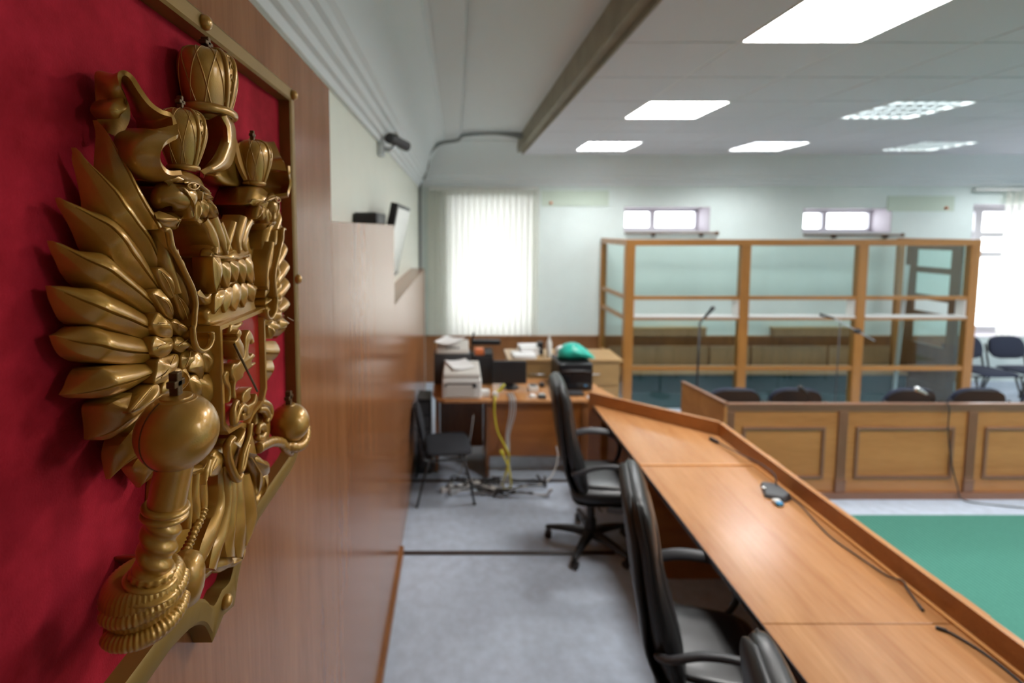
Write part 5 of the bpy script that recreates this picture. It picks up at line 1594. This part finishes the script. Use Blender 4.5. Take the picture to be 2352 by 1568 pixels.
# --- tail: fan of long folded feathers under the shield
TAIL = [
 (cH((1000, 60), (990, 330), (905, 560), (850, 720), (842, 850)), cH((1060, 20), (1045, 320), (1010, 480), (960, 700), (862, 865)), .044),
 (cH((1050, 40), (1045, 300), (1000, 560), (955, 720), (925, 870)), cH((1100, 40), (1090, 250), (1070, 480), (1030, 700), (985, 890)), .050),
 (cH((1095, 60), (1085, 250), (1060, 520), (1060, 700), (1075, 780)), cH((1150, 100), (1135, 320), (1128, 560), (1140, 700), (1142, 775)), .054),
 (cH((1150, 120), (1135, 320), (1130, 560), (1148, 740), (1160, 785)), cH((1200, 120), (1195, 260), (1222, 500), (1222, 680), (1205, 780)), .054),
 (cH((1200, 110), (1205, 260), (1232, 480), (1232, 600), (1225, 690)), cH((1250, 90), (1290, 220), (1312, 420), (1280, 560), (1235, 670)), .048)]
for U, L, dd in TAIL:
    feather('tail_feather', U[::-1], L[::-1], mirror=False, dt=dd, de=dd, dr=.009, back=.006, groove=.0035)
for p, dd in ((cH((850, 850), (900, 800), (955, 740), (990, 800), (985, 880), (930, 955), (880, 978), (862, 950)), .034), (cH((980, 890), (1000, 800), (1060, 720), (1140, 790), (1130, 850), (1050, 905), (1000, 912)), .040),
              (cH((1100, 860), (1130, 790), (1200, 760), (1222, 700), (1212, 790), (1170, 850), (1130, 868)), .040), (cH((790, 680), (850, 730), (850, 860), (880, 960), (800, 1030), (770, 1030), (780, 860)), .022)):
    relief('tail_tip', p, dd, .006, .007, .006, per=4)
for pts, w, d0 in ((cG((1085, 290), (1060, 480), (1000, 650), (965, 820), (955, 900), (985, 870), (1015, 740), (1055, 560)), .0042, .070), (cG((860, 480), (800, 560), (800, 700), (850, 880), (920, 1010), (965, 950)), .005, .066)):
    q = crom([tuple(E(x, y, d0)) for x, y in pts], 40)
    obj('drapery_fold', MB().tube(q, w, 8, flat=((1, 0, 0), 1, 1.3)), 'gold', coa, smooth=180)
relief('drapery', cG((870, 480), (960, 520), (1080, 300), (1130, 420), (1190, 690), (1140, 720), (1050, 640), (1020, 760), (960, 930), (900, 1000), (850, 860), (800, 620)), .058, .01, .006, .004, per=4)
# far leg hem and curling feathers
for p, dd in ((cG((1040, 660), (1110, 640), (1180, 760), (1260, 900), (1270, 1060), (1200, 1240), (1170, 1200), (1190, 1000), (1100, 820)), .050), (cG((1150, 720), (1240, 760), (1340, 770), (1362, 860), (1345, 950), (1290, 960), (1210, 850)), .054),
              (cG((1275, 960), (1345, 940), (1310, 1120), (1250, 1260), (1190, 1370), (1185, 1260), (1255, 1130)), .040)):
    relief('far_leg_feather', p, dd, .006, .008, .006, per=4)
# scrolls beside the shield
for pts in (cG((1190, 20), (1260, 30), (1320, 70), (1345, 160), (1320, 250)), cG((1200, 110), (1270, 120), (1310, 200), (1290, 280)), cG((1175, 470), (1230, 480), (1270, 400), (1240, 330), (1190, 350), (1185, 420))):
    q = crom([tuple(E(x, y, .052)) for x, y in pts], 30)
    obj('scroll', MB().tube(q, [.0052 * (.5 + .5 * math.sin(PI * (i + 3) / 35)) + .002 for i in range(30)], 10), 'gold', coa, smooth=180)
relief('scroll_plate', cG((1185, -100), (1290, -80), (1345, 60), (1362, 200), (1360, 420), (1300, 540), (1200, 560), (1140, 460), (1180, 250)), .040, .006, .008, .004, per=4)

# --- orb in the far claw
oy = .925
orb = Vector((PX + .052, oy, E(655, 985, .052).z))
orb.z = 2.25 + (525 - 982) / FPX * oy
orr = 46 * oy / FPX
ob = obj('orb', MB().lathe([(orr * math.sin(PI * i / 20), -orr * math.cos(PI * i / 20)) for i in range(1, 20)], orb, 40), 'gold', coa, smooth=180)
obj('cap', MB().lathe([(orr * .34, orr * .90), (orr * .30, orr * 1.0), (orr * .1, orr * 1.02)], orb, 20), 'gold', ob, smooth=50)
obj('cross', MB().box(orb.x - .005, orb.x + .005, orb.y - .0055, orb.y + .0055, orb.z + orr, orb.z + orr + .026).box(orb.x - .005, orb.x + .005, orb.y - .012, orb.y + .012, orb.z + orr + .010, orb.z + orr + .017), 'dark_gold', ob, bevel=.001)
fp = []
for i in range(40):
    a = -2.5 + 2.6 * i / 39
    fp.append((orb.x + .006 + .018 * math.sin(i / 39 * PI), orb.y + (orr + .006) * math.cos(a), orb.z + (orr + .006) * math.sin(a)))
fcl = obj('orb_claw', MB().tube(fp, [.0098 * (1 + .10 * math.sin(i * 2.3)) * min(1, .5 + i / 8, .4 + (39 - i) / 8) for i in range(40)], 14), 'gold', coa, smooth=80)
obj('finger', MB().tube(crom([tuple(E(x, y, .058)) for x, y in cG((1190, 610), (1280, 560), (1380, 525), (1490, 540), (1540, 600), (1620, 660))], 40), [.0085 * (1 + .12 * math.sin(i * 2.1)) for i in range(40)], 12), 'gold', fcl, smooth=80)
